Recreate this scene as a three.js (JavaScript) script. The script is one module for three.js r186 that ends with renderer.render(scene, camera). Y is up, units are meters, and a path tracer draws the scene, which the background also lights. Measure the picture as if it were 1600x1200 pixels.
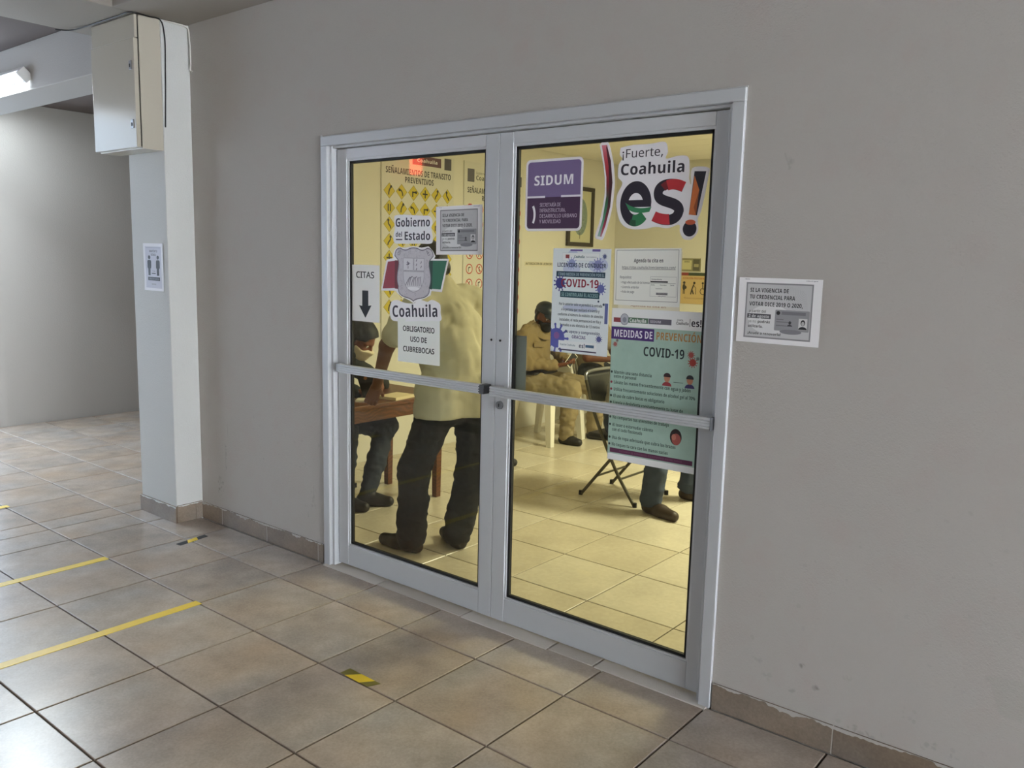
import * as THREE from 'three';
import { RoundedBoxGeometry } from 'three/addons/geometries/RoundedBoxGeometry.js';
import { mergeGeometries } from 'three/addons/utils/BufferGeometryUtils.js';
import { RectAreaLightUniformsLib } from 'three/addons/lights/RectAreaLightUniformsLib.js';

// ------------------------------------------------------------------ camera, sky, exposure
const scene = new THREE.Scene();
const camera = new THREE.PerspectiveCamera(49.0, 4 / 3, 0.05, 200);
camera.position.set(3.428, 1.59, 2.712);
camera.rotation.set(-8.171 * Math.PI / 180, 38.995 * Math.PI / 180, 1.325 * Math.PI / 180, 'YXZ');
scene.background = new THREE.Color(0.90, 0.95, 1.0);      // overcast daylight beyond the two ends of the corridor
scene.backgroundIntensity = 21.0;
const renderer = new THREE.WebGLRenderer({ antialias: true });
renderer.toneMapping = THREE.LinearToneMapping;
renderer.toneMappingExposure = 1.35;
renderer.shadowMap.enabled = true;
RectAreaLightUniformsLib.init();
const COOL = new THREE.Color(0.82, 0.93, 1.0), NEUTRAL = new THREE.Color(1.0, 0.95, 0.90), WARM = new THREE.Color(1.0, 0.93, 0.63);
const I_BEAM_TUBE = 160, I_CEILING_FILL = 12, I_LEFT_TUBE = 42, I_OFFICE = 90;

// ------------------------------------------------------------------ small helpers
const V = (x, y, z) => new THREE.Vector3(x, y, z);
let seed = 7; const rnd = () => { seed = (seed * 1664525 + 1013904223) >>> 0; return seed / 4294967296; };
const hash = (x, y, s) => { let h = Math.imul(x, 374761393) + Math.imul(y, 668265263) + Math.imul(s, 2147483647 - 1274126177); h = Math.imul(h ^ (h >>> 13), 1274126177); return ((h ^ (h >>> 16)) >>> 0) / 4294967296; };
function vnoise(x, y, per, s) {            // tileable value noise, period per
  const xi = Math.floor(x), yi = Math.floor(y), fx = x - xi, fy = y - yi, m = (v) => ((v % per) + per) % per;
  const a = hash(m(xi), m(yi), s), b = hash(m(xi + 1), m(yi), s), c = hash(m(xi), m(yi + 1), s), d = hash(m(xi + 1), m(yi + 1), s);
  const u = fx * fx * (3 - 2 * fx), v = fy * fy * (3 - 2 * fy);
  return a + (b - a) * u + (c - a) * v + (a - b - c + d) * u * v;
}
const fbm = (u, v, base, oct, s, gain = 0.5) => { let t = 0, a = 1, n = 0, p = base; for (let i = 0; i < oct; i++) { t += a * vnoise(u * p, v * p, p, s + i); n += a; a *= gain; p *= 2; } return t / n; };
function n3(x, y, z) {                       // 3-D value noise for folds
  const xi = Math.floor(x), yi = Math.floor(y), zi = Math.floor(z), f = (t) => t * t * (3 - 2 * t), fx = f(x - xi), fy = f(y - yi), fz = f(z - zi);
  const h = (i, j, k) => hash(xi + i + 57 * (zi + k), yi + j, 11), L = (a, b, t) => a + (b - a) * t;
  return L(L(L(h(0, 0, 0), h(1, 0, 0), fx), L(h(0, 1, 0), h(1, 1, 0), fx), fy), L(L(h(0, 0, 1), h(1, 0, 1), fx), L(h(0, 1, 1), h(1, 1, 1), fx), fy), fz) - 0.5;
}
function dataTex(n, fn, srgb) {
  const d = new Uint8Array(n * n * 4);
  for (let y = 0; y < n; y++) for (let x = 0; x < n; x++) { const c = fn(x / n, y / n), i = (y * n + x) * 4; d[i] = c[0] * 255; d[i + 1] = c[1] * 255; d[i + 2] = c[2] * 255; d[i + 3] = 255; }
  const t = new THREE.DataTexture(d, n, n); t.wrapS = t.wrapT = THREE.RepeatWrapping; t.magFilter = THREE.LinearFilter; t.minFilter = THREE.LinearMipmapLinearFilter; t.generateMipmaps = true;
  if (srgb) t.colorSpace = THREE.SRGBColorSpace; t.needsUpdate = true; return t;
}
const clamp = (v, a = 0, b = 1) => Math.min(b, Math.max(a, v));
const scaled = (t, m) => { const c = t.clone(); c.repeat.set(1 / m, 1 / m); c.needsUpdate = true; return c; };
const mat = (color, roughness = 0.7, extra = {}) => new THREE.MeshStandardMaterial({ color, roughness, ...extra });
const phys = (o) => new THREE.MeshPhysicalMaterial(o);
const used = {};
function numbered(name) { const k = used[name] = (used[name] ?? -1) + 1; return k ? name + '_' + String(k).padStart(3, '0') : name; }
function shade(o) { o.traverse((c) => { if (c.isMesh) { c.castShadow = true; c.receiveShadow = true; } }); return o; }
function part(name, geo, m, parent, label) { const o = new THREE.Mesh(geo, m); o.name = name; o.castShadow = o.receiveShadow = true; if (label) o.userData.label = label; parent.add(o); return o; }
function tag(o, label, category, group, kind) { o.userData.label = label; if (category) o.userData.category = category; if (group) o.userData.group = group; if (kind) o.userData.kind = kind; return o; }
function thing(name, label, category, pos = [0, 0, 0], turn = 0, group) { const o = new THREE.Group(); o.name = numbered(name); o.position.set(...pos); o.rotation.y = turn; scene.add(o); return tag(o, label, category, group); }
function single(name, geo, m, label, category, group) { const o = new THREE.Mesh(geo, m); o.name = numbered(name); o.castShadow = o.receiveShadow = true; scene.add(o); return tag(o, label, category, group); }
function struct(name, geo, m, label) { const o = geo ? new THREE.Mesh(geo, m) : new THREE.Group(); o.name = numbered(name); o.castShadow = o.receiveShadow = true; scene.add(o); o.userData.kind = 'structure'; o.userData.label = label; return o; }
// box from min to max with uv in metres
function bx(x0, x1, y0, y1, z0, z1, bevel = 0) {
  const w = x1 - x0, h = y1 - y0, d = z1 - z0;
  const g = bevel ? new RoundedBoxGeometry(w, h, d, 2, Math.min(bevel, w / 2.1, h / 2.1, d / 2.1)) : new THREE.BoxGeometry(w, h, d);
  g.translate((x0 + x1) / 2, (y0 + y1) / 2, (z0 + z1) / 2); return metres(g);
}
function metres(g) {                        // box-projected uv in metres
  if (g.index) g = g.toNonIndexed();
  const p = g.attributes.position, uv = new Float32Array(p.count * 2), a = V(), b = V(), c = V(), n = V();
  for (let i = 0; i < p.count; i += 3) {
    a.fromBufferAttribute(p, i); b.fromBufferAttribute(p, i + 1); c.fromBufferAttribute(p, i + 2); n.copy(b).sub(a).cross(c.clone().sub(a));
    const X = Math.abs(n.x), Y = Math.abs(n.y), Z = Math.abs(n.z);
    [a, b, c].forEach((q, k) => { const [u, v] = Z >= X && Z >= Y ? [q.x, q.y] : X >= Y ? [q.z, q.y] : [q.x, q.z]; uv[(i + k) * 2] = u; uv[(i + k) * 2 + 1] = v; });
  }
  g.setAttribute('uv', new THREE.BufferAttribute(uv, 2)); return g;
}
const join = (...gs) => mergeGeometries(gs.flat().map((g) => { const q = g.index ? g.toNonIndexed() : g; for (const k of Object.keys(q.attributes)) if (!['position', 'normal', 'uv'].includes(k)) q.deleteAttribute(k); return q; }));
const tube = (pts, r, seg = 24, rad = 8) => new THREE.TubeGeometry(new THREE.CatmullRomCurve3(pts.map((p) => V(...p)), false, 'centripetal'), seg, r, rad, false);
function bar(a, b, w0, d0, w1 = w0, d1 = d0, side = [1, 0, 0]) {     // tapered rectangular bar from a to b
  const A = V(...a), B = V(...b), D = B.clone().sub(A).normalize(), S = V(...side); S.addScaledVector(D, -S.dot(D)).normalize(); const N = D.clone().cross(S);
  const P = []; for (const [c, w, d] of [[A, w0, d0], [B, w1, d1]]) for (const [i, j] of [[-1, -1], [1, -1], [1, 1], [-1, 1]]) P.push(c.clone().addScaledVector(S, i * w / 2).addScaledVector(N, j * d / 2));
  const q = [[0, 3, 2, 1], [4, 5, 6, 7], [0, 1, 5, 4], [1, 2, 6, 5], [2, 3, 7, 6], [3, 0, 4, 7]], pos = [];
  for (const f of q) for (const k of [0, 1, 2, 0, 2, 3]) pos.push(...P[f[k]].toArray());
  const g = new THREE.BufferGeometry(); g.setAttribute('position', new THREE.Float32BufferAttribute(pos, 3)); g.setAttribute('uv', new THREE.Float32BufferAttribute(new Float32Array(pos.length / 3 * 2), 2)); g.computeVertexNormals();
  return metres(g);
}
// tube light fitting, long side along local x, shining along local -y (turn: rotation about x first, then y)
function tubeLamp(name, label, pos, turnX, turnY, len, tubes, intensity, color, glow, group) {
  const t = thing(name, label, 'lamp', pos, 0, group); t.rotation.set(turnX, turnY, 0, 'YXZ');
  const w = tubes * 0.055 + 0.03, white = mat(0xe8e8e6, 0.45), lit = new THREE.MeshStandardMaterial({ color: 0xffffff, roughness: 0.6, emissive: color, emissiveIntensity: glow });
  part('housing', bx(-len / 2, len / 2, -0.03, 0.01, -w / 2, w / 2, 0.006), white, t);
  for (const s of [-1, 1]) part('lamp_holder', bx(s * len / 2 - 0.012, s * len / 2 + 0.012, -0.062, 0.008, -w / 2, w / 2, 0.004), white, t);
  for (let i = 0; i < tubes; i++) { const g = new THREE.CylinderGeometry(0.014, 0.014, len - 0.03, 14); g.rotateZ(Math.PI / 2); g.translate(0, -0.046, (i - (tubes - 1) / 2) * 0.055); part('tube', g, lit, t); }
  const l = new THREE.RectAreaLight(color, intensity, len - 0.03, w); l.name = 'lamp_light'; l.position.y = -0.066; l.rotation.x = -Math.PI / 2; t.add(l);
  return t;
}

// ------------------------------------------------------------------ shared textures and materials
const tileMap = dataTex(512, (u, v) => {
  const a = fbm(u, v, 6, 2, 3, 0.5), b = fbm(u, v, 128, 2, 40, 0.8), c = fbm(u, v, 4, 2, 70), e = fbm(u, v, 14, 2, 55);
  const k = 0.86 + 0.13 * (a - 0.5) + 0.09 * (e - 0.5) + 0.10 * (b - 0.5), w = (c - 0.5) * 0.05;
  return [clamp(0.77 * k + w), clamp(0.71 * k), clamp(0.655 * k - w)];
}, true);
const officeTileMap = dataTex(256, (u, v) => { const k = 0.95 + 0.08 * (fbm(u, v, 5, 2, 33) - 0.5) + 0.06 * (fbm(u, v, 64, 2, 44) - 0.5); return [clamp(0.84 * k), clamp(0.80 * k), clamp(0.715 * k)]; }, true);
const stucco = dataTex(512, (u, v) => { const k = clamp(0.5 + 0.9 * (fbm(u, v, 64, 3, 5, 0.7) - 0.5)); return [k, k, k]; });
const woodMap = dataTex(512, (u, v) => { const r = fbm(u, v, 2, 4, 12), g = 0.5 + 0.5 * Math.sin((v * 26 + r * 9) * 2 * Math.PI), f = fbm(u * 0.25, v, 64, 2, 31); const k = 0.72 + 0.16 * g + 0.2 * (f - 0.5); return [0.50 * k, 0.30 * k, 0.17 * k]; }, true);
const weave = dataTex(256, (u, v) => { const k = clamp(0.5 + 0.25 * Math.sin(u * 128 * Math.PI) * Math.sin(v * 128 * Math.PI) + 0.5 * (fbm(u, v, 16, 3, 77) - 0.5)); return [k, k, k]; });
const paintBump = scaled(stucco, 0.35);
function canvasTex(w, h, draw) { const c = document.createElement('canvas'); c.width = w; c.height = h; const g = c.getContext('2d'); draw(g, w, h); const t = new THREE.CanvasTexture(c); t.colorSpace = THREE.SRGBColorSpace; t.anisotropy = 8; return t; }
// the paint of the door wall, x -1.7..4.7 (6.4 m), y 0..3 : plain grey-white coat with the scuffs and spots seen on it
const wallPaint = canvasTex(2048, 960, (g, w, h) => {
  g.fillStyle = '#b6b2ad'; g.fillRect(0, 0, w, h);
  const X = (x) => (x + 1.7) * w / 6.4, Y = (y) => h - y * h / 3;
  for (let i = 0; i < 2600; i++) { const x = rnd() * w, y = rnd() * h, r = 2 + rnd() * 14; g.globalAlpha = 0.018; g.fillStyle = rnd() < 0.5 ? '#a39d97' : '#cac7c2'; g.beginPath(); g.ellipse(x, y, r * 1.5, r, rnd() * 3, 0, 7); g.fill(); }
  const spot = (x, y, rx, ry, a, n = 5) => { for (let i = 0; i < n; i++) { g.globalAlpha = a * (0.4 + rnd() * 0.6); g.fillStyle = '#6b655f'; g.beginPath(); g.ellipse(X(x + (rnd() - 0.5) * rx * 2), Y(y + (rnd() - 0.5) * ry * 2), 0.7 + rnd() * 2, 0.7 + rnd() * 2.2, rnd() * 3, 0, 7); g.fill(); } };
  for (const [x, y, rx, ry, a, n] of [[2.57, 0.21, .007, .006, .2, 7], [2.49, 0.17, .007, .006, .14, 6], [2.40, 0.19, .02, .01, .09, 8], [2.36, 0.24, .015, .008, .1, 7], [2.66, 0.27, .02, .01, .08, 7], [2.86, 0.22, .03, .02, .1, 7], [2.52, 0.27, .006, .005, .2, 4], [2.95, 0.14, .06, .02, .16, 8], [2.72, .11, .1, .012, .2, 14],
    [-0.98, 0.22, .03, .05, .22, 22], [-1.0, 0.27, .02, .02, .2, 8], [-0.92, 0.42, .004, .07, .2, 10], [-0.1, 0.33, .02, .05, .14, 8], [-.16, .25, .02, .03, .2, 5], [-0.35, .5, .3, .2, .1, 24], [2.7, .6, .4, .3, .08, 30], [2.36, 1.93, .01, .02, .1, 5], [3.1, 1.3, .02, .01, .15, 4]]) spot(x, y, rx, ry, a, n);
  g.globalAlpha = 0.10; g.strokeStyle = '#55504a'; g.lineWidth = 1.4; for (const [x, y, dx, dy] of [[-.93, .5, .006, -.16], [-.9, .62, .004, -.08], [2.34, 1.96, .02, -.05], [-.1, .4, .0, -.09]]) { g.beginPath(); g.moveTo(X(x), Y(y)); g.lineTo(X(x + dx), Y(y + dy)); g.stroke(); }
  g.globalAlpha = 0.06; g.fillStyle = '#7d776c'; g.beginPath(); g.moveTo(X(3.06), Y(.42)); g.lineTo(X(3.32), Y(.45)); g.lineTo(X(3.4), Y(.3)); g.lineTo(X(3.1), Y(.31)); g.fill();
  g.globalAlpha = 1;
});
wallPaint.wrapS = wallPaint.wrapT = THREE.RepeatWrapping; wallPaint.repeat.set(1 / 6.4, 1 / 3); wallPaint.offset.set(1.7 / 6.4, 0);
const M = {
  wall: mat(0xffffff, 0.85, { map: wallPaint, bumpMap: paintBump, bumpScale: 0.0012 }),
  paint: mat(0xb6b2ad, 0.85, { bumpMap: paintBump, bumpScale: 0.0012 }),
  whitePaint: mat(0xcbccca, 0.75, { bumpMap: paintBump, bumpScale: 0.0012 }),
  ceiling: mat(0x9a948c, 0.9, { bumpMap: paintBump, bumpScale: 0.001 }),
  taupe: mat(0x6a605c, 0.9, { bumpMap: paintBump, bumpScale: 0.001 }),
  terracotta: mat(0xb0522c, 0.8, { bumpMap: paintBump, bumpScale: 0.001 }),
  officeWall: mat(0xd8d4c8, 0.8, { bumpMap: paintBump, bumpScale: 0.0008 }),
  officeCeiling: mat(0xe6e1d4, 0.9, { bumpMap: paintBump, bumpScale: 0.0006 }),
  grout: mat(0x4d4339, 0.95, { bumpMap: scaled(stucco, 0.2), bumpScale: 0.001 }),
  officeGrout: mat(0x2f2716, 0.95),
  alu: mat(0xc3c6ca, 0.45, { metalness: 0.2 }),
  aluBright: mat(0xcdd0d4, 0.38, { metalness: 0.3 }),
  rubber: mat(0x0d0d0d, 0.7),
  steel: mat(0x8d8f92, 0.3, { metalness: 0.9 }),
  cabinet: mat(0xbdb7a9, 0.15, { metalness: 0.0 }),
  whitePlastic: mat(0xe9e5da, 0.38),
  darkMetal: mat(0x55503f, 0.4, { metalness: 0.4 }),
  blackVinyl: mat(0x25251f, 0.45),
  wood: mat(0xffffff, 0.42, { map: scaled(woodMap, 0.6) }),
  yellowTape: mat(0xe2c22a, 0.4), oliveTape: mat(0x6d651f, 0.4), blackTape: mat(0x151413, 0.75),
  cable: mat(0x121212, 0.5), whiteCable: mat(0xd8d6d0, 0.5),
  paper: mat(0xf2f1ee, 0.85), jointWhite: mat(0xb5b0a8, 0.9),
};
M.tiles = [0, 1, 2, 3].map((k) => mat([0xffffff, 0xfaf7f4, 0xfcf8f3, 0xf4f1ee][k], 0.27, { map: scaled(tileMap, 0.9) }));
M.officeTiles = [0, 1].map((k) => mat([0xffffff, 0xf8f6f2][k], 0.27, { map: scaled(officeTileMap, 0.9) }));
M.skirting = [0, 1, 2].map((k) => mat([0xd9d6d0, 0xcdc9c2, 0xc4bfb8][k], 0.27, { map: scaled(tileMap, 0.9) }));

// ------------------------------------------------------------------ floors: every tile its own piece on a recessed grout bed
function tileGeo(w, d, h, ou, ov) {
  const c = 0.0022, q = [], T = (x, y, z) => [x, y, z], W = w / 2, D = d / 2;
  const lo = [[-W, -D], [W, -D], [W, D], [-W, D]], hi = lo.map(([x, z]) => [x - Math.sign(x) * c, z - Math.sign(z) * c]);
  const pos = [], uv = [], quad = (a, b, cc, dd) => { for (const p of [a, cc, b, a, dd, cc]) { pos.push(...p); uv.push(p[0] + ou, p[2] + ov + p[1]); } };
  quad(...hi.map(([x, z]) => T(x, h, z)));
  for (let i = 0; i < 4; i++) { const j = (i + 1) % 4; quad(T(lo[i][0], h - c, lo[i][1]), T(lo[j][0], h - c, lo[j][1]), T(hi[j][0], h, hi[j][1]), T(hi[i][0], h, hi[i][1])); quad(T(lo[i][0], 0, lo[i][1]), T(lo[j][0], 0, lo[j][1]), T(lo[j][0], h - c, lo[j][1]), T(lo[i][0], h - c, lo[i][1])); }
  const g = new THREE.BufferGeometry(); g.setAttribute('position', new THREE.Float32BufferAttribute(pos, 3)); g.setAttribute('uv', new THREE.Float32BufferAttribute(uv, 2)); g.computeVertexNormals(); return g;
}
const JOINT = 0.0068;
function layTiles(parent, x0, z0, s, region, mats, inside) {
  const variants = [0, 1, 2, 3, 4, 5, 6, 7].map((k) => tileGeo(s - JOINT, s - JOINT, 0.008, k * 0.37, k * 0.23 + 0.1)); const cut = {};
  const [rx0, rx1, rz0, rz1] = region;
  for (let i = Math.floor((rx0 - x0) / s); x0 + i * s < rx1 - 0.02; i++) for (let j = Math.floor((rz0 - z0) / s); z0 + j * s < rz1 - 0.02; j++) {
    const a = Math.max(rx0, x0 + i * s), b = Math.min(rx1, x0 + (i + 1) * s), c = Math.max(rz0, z0 + j * s), d = Math.min(rz1, z0 + (j + 1) * s);
    if (b - a < 0.03 || d - c < 0.03) continue; const mx = (a + b) / 2, mz = (c + d) / 2; if (inside && !inside(mx, mz)) continue;
    const full = b - a > s - 0.002 && d - c > s - 0.002, h = hash(i + 50, j + 50, 4);
    const key = (b - a).toFixed(3) + ',' + (d - c).toFixed(3);
    const geo = full ? variants[Math.floor(h * 8)] : (cut[key] ??= tileGeo(b - a - JOINT, d - c - JOINT, 0.008, i * 0.31, j * 0.17));
    const o = part('tile', geo, mats[Math.floor(hash(i + 9, j + 90, 6) * mats.length)], parent);
    o.position.set(mx, -0.008 + (hash(i, j + 7, 2) - 0.5) * 0.0008, mz); if (full) o.rotation.y = Math.floor(hash(i + 3, j, 8) * 4) * Math.PI / 2;
  }
}
const floor = struct('floor', join(bx(-5.2, -1.6, -0.2, -0.0085, -5.3, 5.4), bx(-1.6, 11.6, -0.2, -0.0085, -0.075, 5.4)), M.grout, 'corridor floor of square mottled beige ceramic tiles');
layTiles(floor, 0.8658, 0.2875, 0.44, [-1.6, 4.9, 0.011, 3.0], M.tiles);
layTiles(floor, 0.8658, 0.2875, 0.44, [-4.93, -1.6, -3.0, 3.0], M.tiles);
{ // beyond what the camera can reach: the same tiles, joined
  const far = []; const s = 0.44; for (let i = -12; i < 25; i++) for (let j = -1; j < 12; j++) { const x = 0.8658 + i * s + s / 2, z = 0.2875 + j * s + s / 2; if (x < 11.5 - s / 2 && z < 5.4 - s / 2 && x > -4.9 && ((x > 4.9 + s / 2 && z > .2) || z > 3.0 + s / 2)) { const g = tileGeo(s - JOINT, s - JOINT, 0.008, i * 0.3, j * 0.2); g.translate(x, -0.008, z); far.push(g); } }
  const o = part('tile_field', join(far), M.tiles[1], floor); o.userData.kind = 'stuff';
}
const officeFloor = struct('floor', bx(-1.75, 4.75, -0.2, -0.0085, -5.4, -0.075), M.officeGrout, 'office floor of square pale tiles behind the glass doors');
layTiles(officeFloor, 0.381, -1.4397, 0.462, [-1.6, 4.0, -5.22, -0.09], M.officeTiles);
// door sill: a thin cement and tile strip, cracked in pieces
const sill = struct('trim', null, null, 'cracked pale cement sill strip under the glass doors');
for (const [a, b, k] of [[0.01, 0.42, 0], [0.426, 0.98, 0.004], [0.988, 1.47, 0], [1.479, 1.70, 0.006], [1.708, 2.19, 0.002]]) part('sill_piece', bx(a, b, -0.008, 0.0045, -0.088, 0.031 - k, 0.003), mat(k > 0.003 ? 0xb8b1a8 : 0xc6c0b8, 0.85, { bumpMap: scaled(stucco, 0.12), bumpScale: 0.002 }), sill);

// ------------------------------------------------------------------ walls, pillar, beams, ceilings
struct('wall_back', join(bx(-1.6, 0, -0.05, 3.12, -0.15, 0), bx(0, 2.2, 2.18, 3.12, -0.15, 0), bx(2.2, 11.5, -0.05, 3.12, -0.15, 0)), M.wall, 'grey-white stuccoed wall around the glass doors');
struct('wall_left', join(bx(-5.2, -4.94, -0.05, 3.12, -5.3, -0.3), (() => { const g = new THREE.CylinderGeometry(0.13, 0.13, 3.17, 24); g.translate(-5.07, 1.535, -0.3); return metres(g); })(), bx(-5.2, -4.94, 2.95, 3.12, -0.3, 5.4), bx(-5.2, -4.94, -0.05, 2.95, 3.6, 5.4)), M.paint, 'far wall at the end of the corridor beyond the pillar');
{ // unseen tinted panes, added to dim the sky at the corridor's left end
  const w = struct('added_window_1', null, null, 'added tinted panes dimming the daylight at the left end of the corridor');
  for (let k = 0; k < 3; k++) part('pane', bx(-5.075, -5.069, 0.02, 2.93, -0.14 + k * 1.24, 1.06 + k * 1.24), phys({ color: 0xa2a8ae, roughness: 0.02, transmission: 1, thickness: 0, ior: 1.5 }), w);
  for (let k = 0; k < 4; k++) part('mullion', bx(-5.10, -5.04, 0, 2.95, -0.175 + k * 1.24, -0.135 + k * 1.24, 0.003), M.alu, w);
}
struct('wall_front', bx(-5.2, 11.5, -0.05, 3.12, 5.2, 5.4), mat(0x9c9893, 0.85), 'corridor wall opposite the glass doors');
struct('wall_right', join(bx(11.5, 11.7, 2.6, 3.12, -0.15, 5.4), bx(11.5, 11.7, -0.05, 2.6, -0.15, 0.5), bx(11.5, 11.7, -0.05, 2.6, 4.7, 5.4)), M.paint, 'end wall with a wide opening to daylight');
struct('ceiling', join(bx(-5.2, 11.7, 3.0, 3.2, -0.15, 5.4)), M.taupe, 'dull taupe ceiling slab above the corridor beams');
struct('ceiling', join(bx(-5.2, -1.6, 2.9, 3.2, -5.3, -0.15)), M.taupe, 'dark taupe ceiling of the recess beyond the pillar');
struct('trim', bx(-3.48, -1.76, 2.865, 2.9, -2.6, -0.16), M.terracotta, 'terracotta painted ceiling panel in the recess beyond the pillar');
struct('wall_back', bx(-5.2, -1.75, -0.05, 2.9, -5.5, -5.3), M.paint, 'back wall of the recess beyond the pillar');
struct('trim', bx(-4.94, -1.6, 2.685, 3.0, -0.15, 0.165, 0.006), M.paint, 'grey painted beam carrying the lit tube lamp');
struct('trim', bx(-1.905, -1.2, 2.88, 3.0, 0.0, 5.2, 0.006), M.ceiling, 'shallow ceiling beam crossing the corridor above the metal cabinet');
struct('trim', bx(-1.2, 11.5, 2.88, 3.0, 0.0, 0.43, 0.006), M.ceiling, 'shallow ceiling beam running along the top of the door wall');
// pillar with its own ragged paint line and skirting tiles
const pillar = struct('pillar', bx(-1.6, -1.19, -0.01, 2.88, -0.01, 0.17, 0.006), M.whitePaint, 'square white-grey pillar standing out from the wall below the metal cabinet');
for (const [a, k] of [[[-1.606, -1.182, 0, 0.1, 0.168, 0.181], 2], [[-1.192, -1.180, 0, 0.105, 0.052, 0.168], 0], [[-1.192, -1.179, 0, 0.106, 0.006, 0.05], 0]]) part('skirting_tile', bx(...a, 0.002), M.skirting[k], pillar);  // side tiles lighter than the front: light on that face put into their colour
function ragged(x0, x1, y, depth, z, steps) {           // a paint edge that laps over the skirting unevenly
  const s = new THREE.Shape(); s.moveTo(x0, y - 0.004); s.lineTo(x1, y - 0.004);
  for (let i = steps; i >= 0; i--) { const x = x0 + (x1 - x0) * i / steps; s.lineTo(x, y - 0.0045 - depth * clamp(0.35 + 2.6 * (fbm(x * 0.31 + 3.1, 0.2, 24, 5, 21, 0.75) - 0.5))); }
  s.closePath(); const g = new THREE.ExtrudeGeometry(s, { depth: 0.0016, bevelEnabled: false }); g.translate(0, 0, z); return metres(g);
}
part('paint_edge', join(ragged(-1.606, -1.182, 0.104, 0.016, 0.1805, 30), (() => { const g = ragged(-0.17, -0.006, 0.108, 0.018, 0, 14); g.rotateY(Math.PI / 2); g.translate(-1.1805, 0, 0); return g; })()), M.whitePaint, pillar);
const skirtL = struct('baseboard_left', null, null, 'beige skirting tiles between the pillar and the glass doors');
for (const [a, b, k] of [[-1.178, -0.966, 0], [-0.962, -0.518, 1], [-0.514, -0.060, 2], [-0.056, -0.012, 1]]) part('skirting_tile', bx(a, b, 0, 0.1, 0.0, 0.009, 0.002), M.skirting[k], skirtL);
for (const x of [-0.964, -0.516, -0.058]) part('joint', bx(x - 0.002, x + 0.002, 0, 0.1, 0, 0.0082), M.jointWhite, skirtL);
part('paint_edge', ragged(-1.178, -0.012, 0.106, 0.022, 0.0085, 300), M.paint, skirtL);
const skirtR = struct('baseboard_right', null, null, 'beige skirting tiles right of the glass doors');
for (let i = 0, x = 2.206; x < 5; i++) { const e = i ? x + 0.44 : 2.639; part('skirting_tile', bx(x, e - 0.004, 0, 0.1, 0.0, 0.009, 0.002), M.skirting[(i + 1) % 3], skirtR); part('joint', bx(e - 0.004, e, 0, 0.1, 0, 0.0082), M.jointWhite, skirtR); x = e; }
part('paint_edge', ragged(2.206, 5, 0.105, 0.022, 0.0085, 600), M.paint, skirtR);
// office shell
struct('wall_left', bx(-1.75, -1.6, -0.05, 2.9, -5.3, -0.15), M.officeWall, 'pale cream left wall of the office with the traffic-sign banners');
struct('wall_back', bx(-1.6, 4.6, -0.05, 2.9, -5.4, -5.22), M.officeWall, 'pale cream back wall of the office');
struct('wall_right', bx(4.6, 4.75, -0.05, 2.9, -5.4, -0.15), M.officeWall, 'pale cream right wall of the office');
struct('wall_front', join(bx(-1.6, 0, -0.05, 2.9, -0.165, -0.15), bx(0, 2.2, 2.18, 2.9, -0.165, -0.15), bx(2.2, 4.6, -0.05, 2.9, -0.165, -0.15)), M.officeWall, 'inner office face of the door wall');
const oc = struct('ceiling', bx(-1.75, 4.75, 2.675, 2.9, -5.4, -0.15), M.officeCeiling, 'pale boarded office ceiling');
for (let z = -5.2, i = 0; z < -0.2; z += 0.305, i++) part('ceiling_board', bx(-1.59, 4.59, 2.66, 2.68, z, Math.min(z + 0.3, -0.17), 0.003), M.officeCeiling, oc);

// ------------------------------------------------------------------ lamps
tubeLamp('tube_lamp', 'lit white tube lamp fixed along the grey beam at the upper left', [-3.55, 2.80, 0.18], -0.75, 0, 1.24, 1, I_BEAM_TUBE, COOL, 14, null);
tubeLamp('added_ceiling_lamp', 'added unseen twin tube ceiling lamp over the corridor, farther from the pillar', [7.4, 2.985, 2.6], 0, Math.PI / 2, 1.24, 2, I_CEILING_FILL, NEUTRAL, 3, 'added twin tube lamps on the corridor ceiling');  // unseen lamp, added to brighten the corridor overall
tubeLamp('tube_lamp', 'tube lamp on the recess ceiling just behind the grey beam', [-4.1, 2.888, -0.24], 0, 0, 1.2, 1, I_LEFT_TUBE, COOL, 10, null);
tubeLamp('added_ceiling_lamp', 'added unseen twin tube ceiling lamp over the corridor, nearer to the pillar', [0.7, 2.985, 3.3], 0, Math.PI / 2, 1.24, 2, I_CEILING_FILL * 1.5, NEUTRAL, 3, 'added twin tube lamps on the corridor ceiling');  // second unseen lamp, added as fill on the corridor walls
for (const [x, z, f, l] of [[1.6, -2.95, 1, 'square lit ceiling panel over the seated visitors in the office'], [3.4, -3.9, 0.6, 'added unseen ceiling panel giving weaker fill near the right corner of the office']]) {  // the second panel is an unseen fill lamp, added to lift the office
  const t = thing('ceiling_panel_lamp', l, 'lamp', [x, 2.66, z], 0, 'lit panels in the office ceiling');
  part('frame', join(bx(-0.3, 0.3, -0.012, 0.0, -0.3, -0.275), bx(-0.3, 0.3, -0.012, 0.0, 0.275, 0.3), bx(-0.3, -0.275, -0.012, 0.0, -0.275, 0.275), bx(0.275, 0.3, -0.012, 0.0, -0.275, 0.275)), M.whitePlastic, t);
  part('diffuser', bx(-0.275, 0.275, -0.008, 0, -0.275, 0.275), new THREE.MeshStandardMaterial({ color: 0xffffff, roughness: 0.6, emissive: WARM, emissiveIntensity: 6 }), t);
  const r = new THREE.RectAreaLight(WARM, I_OFFICE * f, 0.55, 0.55); r.name = 'lamp_light'; r.position.y = -0.014; r.rotation.x = -Math.PI / 2; t.add(r);
}

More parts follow.
